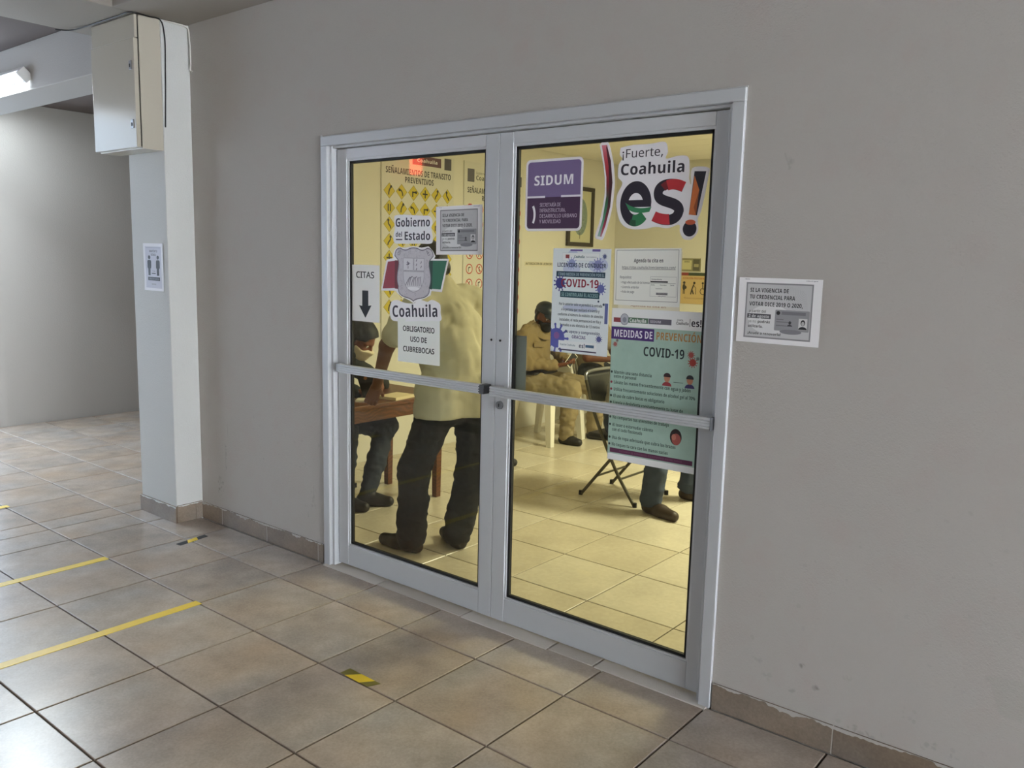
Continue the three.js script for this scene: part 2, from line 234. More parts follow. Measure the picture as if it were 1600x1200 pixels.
{ // red alarm lamp at the far end of the opposite wall: the doors' glass mirrors it above the banner
  const t = thing('alarm_lamp', 'red alarm lamp high on the wall opposite the doors', 'lamp', [-4.74, 2.68, 5.198]); const red = new THREE.Color(1, 0.1, 0.06);
  part('back_plate', bx(-0.13, 0.13, 0, 0.32, -0.02, 0, 0.006), M.whitePlastic, t);
  part('lens', bx(-0.1, 0.1, 0.03, 0.29, -0.07, -0.02, 0.02), new THREE.MeshStandardMaterial({ color: 0xc02018, roughness: 0.3, emissive: red, emissiveIntensity: 9 }), t);
  const l = new THREE.RectAreaLight(red, 1.5, 0.2, 0.26); l.name = 'lamp_light'; l.position.set(0, 0.16, -0.075); t.add(l);
}
// ------------------------------------------------------------------ glass double door
const frame = struct('trim', null, null, 'silver aluminium frame around the two glass doors');
// each jamb: a face plate with a stepped return
for (const [s, x] of [[1, 0], [-1, 2.2]]) part('jamb', join(bx(Math.min(x, x + s * 0.045), Math.max(x, x + s * 0.045), 0, 2.1345, -0.10, 0.014, 0.003), bx(Math.min(x + s * 0.045, x + s * 0.062), Math.max(x + s * 0.045, x + s * 0.062), 0, 2.1345, -0.10, -0.006, 0.002)), M.alu, frame);
part('head', join(bx(0, 2.2, 2.135, 2.18, -0.10, 0.014, 0.003), bx(0.045, 2.155, 2.124, 2.1345, -0.10, -0.01, 0.002)), M.alu, frame);
part('seal', join(bx(-0.007, 0.0, 0, 2.187, 0, 0.008), bx(-0.007, 2.203, 2.18, 2.184, 0, 0.005)), M.whitePaint, frame);
const glassMat = phys({ color: 0xf7faf7, roughness: 0.02, transmission: 1, thickness: 0, ior: 1.32 });
function leaf(x0, x1, label, hinge) {
  const d = struct('door_' + (hinge + 1), null, null, label), zf = -0.033, zb = -0.077, s = 0.072, top = 2.121, bot = 0.016;
  const wL = s, wR = s;
  part('stile', join(bx(x0, x0 + wL, bot, top, zb, zf, 0.003), bx(x0 + wL, x0 + wL + 0.007, 0.13, 2.062, -0.064, zf - 0.006)), M.alu, d);
  part('stile', join(bx(x1 - wR, x1, bot, top, zb, zf, 0.003), bx(x1 - wR - 0.007, x1 - wR, 0.13, 2.062, -0.064, zf - 0.006)), M.alu, d);
  part('top_rail', join(bx(x0 + wL + 0.0005, x1 - wR - 0.0005, 2.072, top, zb, zf - 0.001, 0.003), bx(x0 + wL, x1 - wR, 2.062, 2.072, -0.064, zf - 0.006)), M.aluBright, d);
  part('bottom_rail', join(bx(x0 + wL + 0.0005, x1 - wR - 0.0005, bot, 0.122, zb, zf - 0.001, 0.003), bx(x0 + wL, x1 - wR, 0.122, 0.13, -0.064, zf - 0.006)), M.alu, d);
  const a = x0 + wL + 0.007, b = x1 - wR - 0.007, g = 0.012;
  part('gasket', join(bx(a, a + g, 0.13, 2.062, -0.062, -0.047), bx(b - g, b, 0.13, 2.062, -0.062, -0.047), bx(a, b, 0.13, 0.13 + g, -0.062, -0.047), bx(a, b, 2.062 - g, 2.062, -0.062, -0.047)), M.rubber, d);
  part('glass', bx(a, b, 0.13, 2.062, -0.058, -0.053), glassMat, d);
  return d;
}
const doorL = leaf(0.066, 1.109, 'left glass door with silver aluminium rails and a push bar', 0);
const doorR = leaf(1.112, 2.15, 'right glass door with silver aluminium rails and a push bar', 1);
function pushBar(d, x0, x1, y, z) {      // ribbed flat bar
  const s = new THREE.Shape(), h = 0.043, n = 4; s.moveTo(0, -h / 2); s.lineTo(0.012, -h / 2);
  for (let i = 0; i < n; i++) { const a = -h / 2 + i * h / n, b = a + h / n; s.lineTo(0.018, a + 0.001); s.lineTo(0.020, a + 0.003); s.lineTo(0.020, b - 0.003); s.lineTo(0.018, b - 0.001); s.lineTo(0.0165, b); }
  s.lineTo(0, h / 2); s.closePath();
  const g = new THREE.ExtrudeGeometry(s, { depth: x1 - x0, bevelEnabled: false }); g.rotateY(-Math.PI / 2); g.scale(-1, 1, 1); g.scale(1, 1, 1);
  const q = metres(g.index ? g.toNonIndexed() : g), p = q.attributes.position; q.computeBoundingBox(); const bb = q.boundingBox;
  // put it in place and restore the winding after the mirror
  for (let i = 0; i < p.count; i++) p.setXYZ(i, p.getX(i) - bb.min.x + x0, p.getY(i) + y, p.getZ(i) - bb.min.z + z);
  for (let i = 0; i < p.count; i += 3) for (const at of [p, q.attributes.uv]) { const t = [0, 1, 2].slice(0, at.itemSize).map((k) => at.getComponent(i + 1, k)); for (let k = 0; k < at.itemSize; k++) { at.setComponent(i + 1, k, at.getComponent(i + 2, k)); at.setComponent(i + 2, k, t[k]); } }
  q.computeVertexNormals();
  const o = part('push_bar', q, M.aluBright, d);
  return o;
}
const bL = pushBar(doorL, 0.125, 1.065, 1.05, -0.002), bR = pushBar(doorR, 1.135, 2.148, 1.05, 0.012);
for (const [b, xs, z, dark] of [[bL, [0.105, 1.072], 0, true], [bR, [1.147, 2.118], 0.012, false]]) xs.forEach((x, i) => part('bracket', bx(x - 0.014, x + 0.018, 1.030, 1.070, -0.034, z + 0.0015 + (dark && i ? 0.016 : 0), 0.003), dark && i ? mat(0x5d5f63, 0.5, { metalness: 0.5 }) : M.alu, b));
part('end_cap', bx(2.1485, 2.1535, 1.027, 1.073, 0.008, 0.034, 0.002), mat(0x5d5f63, 0.5, { metalness: 0.5 }), bR);
{ const g = new THREE.CylinderGeometry(0.017, 0.018, 0.012, 24); g.rotateX(Math.PI / 2); g.translate(1.143, 0.985, -0.028); const l = part('lock', g, M.steel, doorR); part('keyhole', bx(1.1405, 1.1455, 0.978, 0.992, -0.0225, -0.0215), M.rubber, l); }
for (const [d, x] of [[doorL, 1.087], [doorR, 1.136]]) { const g = new THREE.CylinderGeometry(0.005, 0.005, 0.004, 12); g.rotateX(Math.PI / 2); g.translate(x, 1.262, -0.0325); part('screw', g, M.rubber, d); }

// ------------------------------------------------------------------ metal cabinet, cables
{
  const c = thing('electrical_cabinet', 'pale painted metal wall cabinet mounted high on the pillar', 'cabinet', [-1.44, 2.17, 0.17]);
  const m = M.cabinet, W0 = -0.245, W1 = 0.25;
  part('body', bx(W0, W1, 0, 0.706, 0.0005, 0.125, 0.004), m, c);
  part('gap_strip', bx(W0 + 0.008, W1 - 0.006, 0.012, 0.70, 0.124, 0.131), M.rubber, c);  // black strip puts the shade of the gap behind the door into colour
  const dr = part('door', bx(W0 + 0.002, W1 - 0.002, 0.006, 0.58, 0.131, 0.156, 0.003), m, c);
  part('top_panel', bx(W0 + 0.002, W1 - 0.002, 0.5835, 0.704, 0.131, 0.148, 0.003), m, c);
  for (const y of [0.44, 0.13]) { const l = part('latch', bx(W1 - 0.052, W1 - 0.026, y - 0.024, y + 0.024, 0.155, 0.161, 0.002), M.steel, dr); part('keyhole', bx(W1 - 0.045, W1 - 0.035, y - 0.012, y + 0.006, 0.160, 0.1625), M.rubber, l); }
}
single('cable', tube([[-1.905, 2.874, 0.42], [-1.83, 2.868, 0.375], [-1.70, 2.872, 0.35], [-1.5, 2.874, 0.345], [-1.3, 2.874, 0.342], [-1.186, 2.8745, 0.338], [-1.18, 2.874, 0.24], [-1.182, 2.87, 0.17], [-1.184, 2.80, 0.150], [-1.1855, 2.6, 0.150], [-1.1855, 2.30, 0.160]], 0.0036, 90), M.cable, 'black cable running along the beam and down beside the metal cabinet', 'cable');
single('cable', tube([[-1.184, 2.872, 0.15], [-1.183, 2.872, 0.06], [-1.179, 2.86, 0.012], [-1.172, 2.80, 0.007], [-1.166, 2.68, 0.007], [-1.168, 2.63, 0.007], [-1.15, 2.626, 0.008]], 0.0045, 60), M.whiteCable, 'thin pale cable bending down the wall corner beside the pillar', 'cable');

// ------------------------------------------------------------------ floor tapes
function tape(x0, x1, z0, z1, m, label, group) { return single('floor_tape', bx(x0, x1, 0.0002, 0.0016, z0, z1), m, label, 'tape', group); }
tape(-0.045, 0.005, 0.722, 2.3, M.yellowTape, 'long yellow floor tape nearest the camera on the left', 'yellow queue tapes');
tape(-0.925, -0.875, 0.73, 2.3, M.yellowTape, 'middle one of the three yellow floor tapes', 'yellow queue tapes');
tape(-2.285, -2.235, 0.705, 2.3, M.yellowTape, 'farthest yellow floor tape, only its tip in view', 'yellow queue tapes');
{ // striped tape left on the floor before the doors
  const t = thing('hazard_tape', 'short olive and yellow striped tape on the floor before the doors', 'tape', [1.085, 0.0002, 0.702]); t.rotation.y = -0.02;
  const strip = (pts, m, n) => { const s = new THREE.Shape(pts.map((p) => new THREE.Vector2(...p))); const g = new THREE.ExtrudeGeometry(s, { depth: 0.0014, bevelEnabled: false }); g.rotateX(-Math.PI / 2); part(n, metres(g), m, t); };
  strip([[-0.09, -0.024], [-0.062, -0.024], [-0.02, 0.024], [-0.09, 0.024]], M.oliveTape, 'stripe'); strip([[-0.062, -0.024], [0.025, -0.024], [0.06, 0.024], [-0.02, 0.024]], M.yellowTape, 'stripe'); strip([[0.025, -0.024], [0.07, -0.024], [0.09, 0.024], [0.06, 0.024]], M.oliveTape, 'stripe');
  const u = thing('hazard_tape', 'short black and yellow striped tape on the floor near the pillar', 'tape', [-0.838, 0.0002, 0.275]); u.rotation.y = Math.PI / 2 + 0.2;
  const strip2 = (pts, m) => { const s = new THREE.Shape(pts.map((p) => new THREE.Vector2(...p))); const g = new THREE.ExtrudeGeometry(s, { depth: 0.0014, bevelEnabled: false }); g.rotateX(-Math.PI / 2); part('stripe', metres(g), m, u); };
  strip2([[-0.1, -0.016], [-0.05, -0.02], [-0.02, 0.02], [-0.095, 0.024]], M.blackTape); strip2([[-0.05, -0.02], [0.02, -0.02], [0.045, 0.02], [-0.02, 0.02]], M.yellowTape); strip2([[0.02, -0.02], [0.09, -0.022], [0.1, 0.016], [0.045, 0.02]], M.blackTape);
}

// ------------------------------------------------------------------ prints: flat sheets and die-cut stickers
const T = (g, s, x, y, px, { w, c = '#111', b = 400, a = 'center', f = 'sans-serif', sx = 1, k: heavy = 0 } = {}) => { // text fitted to width w when given
  g.save(); g.font = (b >= 600 ? 'bold ' : '') + px + 'px ' + f; g.fillStyle = c; g.textAlign = a; g.textBaseline = 'middle'; const m = g.measureText(s).width; const k = w ? w / m : sx; g.translate(x, y); g.scale(k, 1); g.fillText(s, 0, 0); if (heavy) { g.strokeStyle = c; g.lineWidth = heavy; g.strokeText(s, 0, 0); } g.restore();
};
function sheet(name, label, category, x, y, z, w, h, rot, tex, group, curl = 0.0015, rough = 0.6) {   // a sheet of paper: printed front, plain back, slight waves
  const g = new THREE.PlaneGeometry(w, h, 8, 8), p = g.attributes.position, ph = x * 7 + y * 3;
  for (let i = 0; i < p.count; i++) { const u = p.getX(i) / w, v = p.getY(i) / h; p.setZ(i, curl * (0.5 + 0.5 * Math.sin(u * 5 + ph) * Math.cos(v * 4 + ph)) + curl * 1.5 * Math.max(0, Math.abs(u) + Math.abs(v) - 0.75)); }
  g.computeVertexNormals();
  const t = thing(name, label, category, [x, y, z], 0, group); t.rotation.z = rot;
  part('print', g, mat(0xffffff, rough, { map: tex, side: THREE.DoubleSide }), t);
  return t;
}
function sticker(name, label, pts, x, y, z, tex, w, h, group, smooth = true) {  // pts in metres about the centre (x, y); tex covers w x h
  let sh; if (smooth) { const c = new THREE.SplineCurve([...pts, pts[0]].map((p) => new THREE.Vector2(...p))); sh = new THREE.Shape(c.getPoints(pts.length * 5).slice(0, -1)); } else sh = new THREE.Shape(pts.map((p) => new THREE.Vector2(...p)));
  const g = new THREE.ExtrudeGeometry(sh, { depth: 0.0005, bevelEnabled: false, curveSegments: 6 }), p = g.attributes.position, uv = g.attributes.uv;
  for (let i = 0; i < p.count; i++) uv.setXY(i, p.getX(i) / w + 0.5, p.getY(i) / h + 0.5);
  g.translate(x, y, z); const o = new THREE.Mesh(g, mat(0xffffff, 0.45, { map: tex })); o.name = numbered(name); o.castShadow = o.receiveShadow = true; scene.add(o); return tag(o, label, 'sticker', group);
}
const ZG = -0.0525;   // outer face of the glass
const white = (g, w, h, c = '#f4f4f2') => { g.fillStyle = c; g.fillRect(0, 0, w, h); };

sheet('paper_sign', 'white paper sign reading CITAS with a black down arrow', 'paper', 0.252, 1.426, ZG + 0.001, 0.213, 0.276, 0.0, canvasTex(320, 414, (g, w, h) => {
  white(g, w, h); T(g, 'CITAS', w * 0.5, 72, 62, { w: 205, k: 2 }); g.fillStyle = '#0a0a0a'; g.beginPath(); g.moveTo(128, 186); g.lineTo(196, 186); g.lineTo(196, 296); g.lineTo(230, 292); g.lineTo(164, 386); g.lineTo(92, 296); g.lineTo(128, 300); g.fill();
}));
sheet('paper_sign', 'white paper sign reading OBLIGATORIO USO DE CUBREBOCAS', 'paper', 0.6245, 1.2175, ZG + 0.001, 0.277, 0.205, 0.005, canvasTex(554, 410, (g, w, h) => {
  white(g, w, h, '#f0f3ee'); T(g, 'OBLIGATORIO', w / 2, 92, 66, { w: 420, k: 3.5 }); T(g, 'USO DE', w / 2, 188, 64, { w: 222, k: 3.5 }); T(g, 'CUBREBOCAS', w / 2, 284, 66, { w: 415, k: 3.5 });
}));
// voter card notice, printed in grey on a white sheet
const vig = canvasTex(700, 540, (g, w, h) => {
  white(g, w, h, '#f3f2f4'); T(g, 'INE.mx', 50, 14, 12, { a: 'left', c: '#556' }); T(g, 'credencial vigente', w - 40, 14, 12, { a: 'right', c: '#556' });
  const x0 = 64, y0 = 40, W = 565, H = 460; g.fillStyle = '#c9c9cb'; g.fillRect(x0, y0, W, H); g.lineWidth = 12; g.strokeStyle = '#8e8e92'; g.strokeRect(x0 + 6, y0 + 6, W - 12, H - 12); g.fillStyle = '#e2e2e3'; g.beginPath(); g.ellipse(x0 + 220, y0 + 300, 190, 120, 0, 0, 7); g.fill();
  g.strokeStyle = '#b2b2b5'; g.lineWidth = 2; for (let i = 0; i < 12; i++) { g.beginPath(); g.arc(x0 + W - 60, y0 + 60, 20 + i * 14, 1.4, 3.4); g.stroke(); }
  T(g, 'SI LA VIGENCIA DE', x0 + 34, y0 + 62, 46, { b: 700, a: 'left', w: 330, c: '#1c1c20' }); T(g, 'TU CREDENCIAL PARA', x0 + 34, y0 + 118, 46, { b: 700, a: 'left', w: 385, c: '#1c1c20' }); T(g, 'VOTAR DICE 2019 O 2020,', x0 + 34, y0 + 176, 46, { b: 700, a: 'left', w: 455, c: '#1c1c20' });
  T(g, 'a partir del', x0 + 34, y0 + 236, 30, { a: 'left', w: 150, c: '#333' }); g.fillStyle = '#55555a'; g.fillRect(x0 + 22, y0 + 258, 205, 38); T(g, '2 de agosto', x0 + 34, y0 + 277, 32, { b: 700, a: 'left', w: 180, c: '#d8d8da' });
  T(g, 'ya no', x0 + 34, y0 + 322, 30, { a: 'left', w: 70, c: '#777' }); T(g, 'podrás', x0 + 116, y0 + 322, 30, { b: 700, a: 'left', w: 108, c: '#222' }); T(g, 'utilizarla.', x0 + 34, y0 + 362, 30, { b: 700, a: 'left', w: 130, c: '#333' }); T(g, '¡Acude a renovarla!', x0 + 34, y0 + 420, 28, { b: 700, a: 'left', w: 290, c: '#444' });
  g.fillStyle = '#98989c'; g.beginPath(); g.roundRect(x0 + 262, y0 + 216, 286, 170, 8); g.fill(); g.fillStyle = '#2a2a2e'; g.beginPath(); g.arc(x0 + 288, y0 + 242, 16, 0, 7); g.fill(); g.fillStyle = '#7b7b80'; g.fillRect(x0 + 316, y0 + 228, 200, 26); g.fillRect(x0 + 276, y0 + 290, 60, 8); g.fillRect(x0 + 276, y0 + 310, 130, 8); g.fillRect(x0 + 276, y0 + 340, 90, 8);
  g.fillStyle = '#d8d8d8'; g.fillRect(x0 + 462, y0 + 278, 70, 90); g.fillStyle = '#26262a'; g.beginPath(); g.ellipse(x0 + 497, y0 + 312, 18, 24, 0, 0, 7); g.fill(); g.fillStyle = '#bbb'; g.beginPath(); g.ellipse(x0 + 497, y0 + 318, 12, 17, 0, 0, 7); g.fill(); g.fillStyle = '#202024'; g.beginPath(); g.ellipse(x0 + 497, y0 + 366, 34, 22, 0, Math.PI, 0); g.fill();
  g.fillStyle = '#3a3a3e'; g.beginPath(); g.ellipse(x0 + 390, y0 + 318, 10, 14, 0, 0, 7); g.fill(); g.beginPath(); g.ellipse(x0 + 390, y0 + 346, 22, 12, 0, Math.PI, 0); g.fill(); g.fillStyle = '#84848a'; g.beginPath(); g.ellipse(x0 + 400, y0 + 392, 90, 20, 0, 0, 7); g.fill();
});
sheet('paper_notice', 'grey voter card notice taped to the upper left glass door', 'paper', 0.871, 1.727, ZG + 0.001, 0.277, 0.212, 0.012, vig);
sheet('paper_notice', 'grey voter card notice taped to the wall right of the doors', 'paper', 2.354, 1.452, 0.0015, 0.281, 0.216, -0.004, vig, null, 0.003);

// Gobierno del Estado
const GW = 0.262, GH = 0.142;
sticker('sticker', 'die-cut sticker reading Gobierno del Estado', [[-.122, .03], [-.118, .062], [-.06, .066], [-.0, .063], [.06, .06], [.11, .056], [.128, .03], [.120, .0], [.129, -.03], [.122, -.064], [.04, -.066], [-.06, -.067], [-.12, -.063], [-.128, -.03], [-.119, 0.0]], 0.580, 1.734, ZG, canvasTex(524, 284, (g, w, h) => {
  white(g, w, h, '#f6f5f8'); const c = '#221a2e'; T(g, 'Gobierno', 30, 82, 108, { b: 700, a: 'left', w: 460, c }); T(g, 'del', 34, 190, 62, { a: 'left', b: 700, w: 92, c }); g.fillStyle = c; g.fillRect(40, 232, 86, 10); T(g, 'Estado', 148, 204, 106, { b: 700, a: 'left', w: 346, c });
}), GW, GH);
// coat of arms between a red and a green ribbon
{
  const w = 0.46, h = 0.28, cx = 0.589, cy = 1.526;
  const P = (x, y) => [x - cx, y - cy];
  const out = [P(.405, 1.592), P(.452, 1.60), P(.447, 1.615), P(.462, 1.64), P(.49, 1.655), P(.525, 1.648), P(.585, 1.657), P(.64, 1.65), P(.685, 1.656), P(.712, 1.635), P(.728, 1.612), P(.72, 1.6), P(.812, 1.602), P(.79, 1.525), P(.771, 1.452), P(.705, 1.455), P(.7, 1.435), P(.66, 1.418), P(.62, 1.408), P(.588, 1.394), P(.555, 1.408), P(.51, 1.42), P(.478, 1.437), P(.468, 1.447), P(.366, 1.444), P(.385, 1.52)];
  sticker('sticker', 'silver coat of arms sticker with red and green ribbon ends', out, cx, cy, ZG, canvasTex(920, 560, (g, W, H) => {
    white(g, W, H, '#f4f3f6'); const X = (x) => (x - cx + w / 2) / w * W, Y = (y) => H - (y - cy + h / 2) / h * H;
    const poly = (pts, c) => { g.fillStyle = c; g.beginPath(); pts.forEach(([x, y], i) => (i ? g.lineTo(X(x), Y(y)) : g.moveTo(X(x), Y(y)))); g.closePath(); g.fill(); };
    poly([[.414, 1.583], [.49, 1.59], [.49, 1.462], [.378, 1.455]], '#9b1f35'); poly([[.462, 1.59], [.49, 1.59], [.49, 1.456], [.462, 1.458]], '#6d1326');
    poly([[.69, 1.592], [.80, 1.593], [.763, 1.464], [.69, 1.466]], '#1f6a4b'); poly([[.69, 1.592], [.712, 1.592], [.708, 1.462], [.69, 1.464]], '#123f2f');
    const shield = () => { g.beginPath(); g.moveTo(X(.462), Y(1.612)); g.quadraticCurveTo(X(.465), Y(1.648), X(.502), Y(1.647)); g.quadraticCurveTo(X(.53), Y(1.63), X(.56), Y(1.645)); g.quadraticCurveTo(X(.588), Y(1.652), X(.616), Y(1.645)); g.quadraticCurveTo(X(.645), Y(1.63), X(.675), Y(1.647)); g.quadraticCurveTo(X(.712), Y(1.645), X(.714), Y(1.612)); g.lineTo(X(.69), Y(1.59)); g.bezierCurveTo(X(.68), Y(1.56), X(.715), Y(1.52), X(.69), Y(1.47)); g.quadraticCurveTo(X(.7), Y(1.43), X(.64), Y(1.42)); g.quadraticCurveTo(X(.6), Y(1.415), X(.588), Y(1.404)); g.quadraticCurveTo(X(.575), Y(1.415), X(.535), Y(1.42)); g.quadraticCurveTo(X(.478), Y(1.43), X(.487), Y(1.47)); g.bezierCurveTo(X(.463), Y(1.52), X(.497), Y(1.56), X(.487), Y(1.59)); g.closePath(); };
    shield(); g.fillStyle = '#c9c4cc'; g.fill(); g.lineWidth = 9; g.strokeStyle = '#6f6977'; g.stroke();
    g.save(); shield(); g.clip(); for (let i = 0; i < 420; i++) { g.globalAlpha = 0.55; g.strokeStyle = rnd() < 0.55 ? '#77717e' : '#e6e3e8'; g.lineWidth = 2; const x = X(.46 + rnd() * .26), y = Y(1.40 + rnd() * .25), r = 3 + rnd() * 9; g.beginPath(); g.arc(x, y, r, rnd() * 6, rnd() * 6 + 2); g.stroke(); } g.restore(); g.globalAlpha = 1;
    for (const s of [-1, 1]) for (let k = 0; k < 3; k++) { g.strokeStyle = '#7f7988'; g.lineWidth = 5; g.beginPath(); g.arc(X(.588 + s * (.098 - k * .006)), Y(1.622 + k * .006), 14 - k * 4, 0, 5); g.stroke(); }
    const sh = (x0, x1, y0, y1, c) => { g.fillStyle = c; g.fillRect(X(x0), Y(y1), X(x1) - X(x0), Y(y0) - Y(y1)); g.strokeStyle = '#7a7482'; g.lineWidth = 3; g.strokeRect(X(x0), Y(y1), X(x1) - X(x0), Y(y0) - Y(y1)); };
    sh(.52, .585, 1.545, 1.602, '#dcd9df'); sh(.591, .657, 1.545, 1.602, '#d9d6dc'); g.fillStyle = '#d6d3d9'; g.beginPath(); g.moveTo(X(.52), Y(1.54)); g.lineTo(X(.657), Y(1.54)); g.quadraticCurveTo(X(.66), Y(1.455), X(.588), Y(1.445)); g.quadraticCurveTo(X(.516), Y(1.455), X(.52), Y(1.54)); g.fill(); g.stroke();
    g.fillStyle = '#726c7a'; for (let i = 0; i < 26; i++) { const a = rnd() * 6.3, r = rnd() * 24; g.beginPath(); g.arc(X(.552) + Math.cos(a) * r, Y(1.578) + Math.sin(a) * r * 0.9, 3 + rnd() * 4, 0, 7); g.fill(); } g.fillRect(X(.550), Y(1.566), 8, 26);
    for (let i = 0; i < 5; i++) { g.save(); g.translate(X(.607 + (i % 2) * .03), Y(1.592 - i * .01)); g.rotate(0.5); g.fillRect(-4, -12, 8, 24); g.restore(); }
    g.lineWidth = 7; g.strokeStyle = '#726c7a'; for (let i = 0; i < 9; i++) { g.beginPath(); g.moveTo(X(.535 + i * .013), Y(1.475)); g.quadraticCurveTo(X(.55 + i * .01), Y(1.50 + (i % 3) * .012), X(.565 + i * .009), Y(1.515)); g.stroke(); } g.fillStyle = '#f0eef2'; g.beginPath(); g.ellipse(X(.588), Y(1.462), 80, 16, 0, 0, 7); g.fill();
  }), w, h, null, false);
}
{
  const w = 0.344, h = 0.115, cx = 0.597, cy = 1.359;
  sticker('sticker', 'die-cut sticker reading Coahuila below the coat of arms', [[-.155, .036], [-.12, .046], [-.06, .034], [0, .036], [.02, .055], [.06, .05], [.085, .046], [.11, .056], [.14, .05], [.165, .036], [.168, -.0], [.165, -.038], [.05, -.045], [-.08, -.054], [-.15, -.052], [-.168, -.02], [-.166, .012]], cx, cy, ZG + 0.0012, canvasTex(688, 230, (g, W, H) => { white(g, W, H, '#f6f5f8'); g.save(); g.translate(W / 2, H / 2 + 4); g.rotate(-0.055); T(g, 'Coahuila', 0, 0, 150, { b: 700, w: 612, c: '#2a1f33' }); g.restore(); }), w, h);
}
// SIDUM plate
{
  const w = 0.282, h = 0.284, r = 0.022, s = [[-w / 2 + r, -h / 2], [w / 2 - r, -h / 2]]; const pts = []; for (const [x, y, a] of [[w / 2 - r, -h / 2 + r, -90], [w / 2 - r, h / 2 - r, 0], [-w / 2 + r, h / 2 - r, 90], [-w / 2 + r, -h / 2 + r, 180]]) for (let k = 0; k <= 6; k++) { const t = (a + k * 15) * Math.PI / 180; pts.push([x + r * Math.cos(t), y + r * Math.sin(t)]); }
  sticker('sticker', 'square purple sticker reading SIDUM in white letters', pts, 1.380, 1.8625, ZG, canvasTex(564, 568, (g, W, H) => {
    white(g, W, H, '#f1eff3'); g.save(); g.beginPath(); g.roundRect(20, 20, W - 40, H - 40, 30); g.clip(); g.fillStyle = '#7a6894'; g.fillRect(0, 0, W, 296); g.fillStyle = '#472c4c'; g.fillRect(0, 296, W, H); g.restore();
    g.fillStyle = '#efedf2'; g.fillRect(10, 288, 190, 16); g.fillRect(358, 288, 200, 16); g.fillStyle = '#7a6894'; g.fillRect(200, 288, 158, 12);
    T(g, 'SIDUM', W / 2, 168, 108, { w: 400, c: '#f4f2f6', b: 700 }); ['SECRETARÍA DE', 'INFRAESTRUCTURA,', 'DESARROLLO URBANO', 'Y MOVILIDAD'].forEach((s, i) => T(g, s, 148, 360 + i * 44, 40, { a: 'left', w: [210, 260, 370, 215][i], c: '#d3c6d6' }));
    g.fillStyle = '#f2f0f4'; g.beginPath(); g.moveTo(70, 372); g.quadraticCurveTo(102, 432, 74, 500); g.lineTo(92, 508); g.quadraticCurveTo(126, 432, 90, 362); g.fill();
  }), w, h, null, false);
}
// curved ribbon and the big es!
{
  const cx = 1.626, cy = 1.869, w = 0.12, h = 0.38; const P = (x, y) => [x - cx, y - cy];
  sticker('sticker', 'tall curved red and green ribbon sticker like a closing bracket', [P(1.592, 2.042), P(1.605, 2.052), P(1.63, 2.05), P(1.655, 1.98), P(1.666, 1.9), P(1.66, 1.81), P(1.642, 1.74), P(1.624, 1.69), P(1.606, 1.687), P(1.586, 1.70), P(1.606, 1.76), P(1.622, 1.85), P(1.62, 1.92), P(1.606, 1.99)], cx, cy, ZG, canvasTex(240, 760, (g, W, H) => {
    white(g, W, H, '#f3f0f3'); const X = (x) => (x - cx + w / 2) / w * W, Y = (y) => H - (y - cy + h / 2) / h * H;
    const band = (a, b) => { g.beginPath(); a.forEach(([x, y], i) => (i ? g.lineTo(X(x), Y(y)) : g.moveTo(X(x), Y(y)))); b.slice().reverse().forEach(([x, y]) => g.lineTo(X(x), Y(y))); g.closePath(); };
    const L = [[1.602, 2.04], [1.614, 1.99], [1.628, 1.92], [1.631, 1.85], [1.617, 1.76], [1.597, 1.70]], R = [[1.625, 2.04], [1.645, 1.98], [1.656, 1.9], [1.65, 1.81], [1.632, 1.74], [1.615, 1.697]];
    band(L, R); let gr = g.createLinearGradient(0, 0, 0, H); gr.addColorStop(0, '#e59aa8'); gr.addColorStop(0.22, '#c03a42'); gr.addColorStop(0.45, '#7d1626'); gr.addColorStop(0.62, '#2f6b47'); gr.addColorStop(0.8, '#5aa07e'); gr.addColorStop(1, '#c4cfd6'); g.fillStyle = gr; g.fill();
    band([[1.622, 2.03], [1.636, 1.96], [1.643, 1.88], [1.638, 1.81], [1.624, 1.75], [1.609, 1.70]], R); gr = g.createLinearGradient(0, 0, 0, H); gr.addColorStop(0, '#6e2430'); gr.addColorStop(0.3, '#3a0f18'); gr.addColorStop(0.6, '#3b0d18'); gr.addColorStop(0.85, '#a33048'); gr.addColorStop(1, '#d9b9c2'); g.fillStyle = gr; g.fill();
  }), w, h);
}
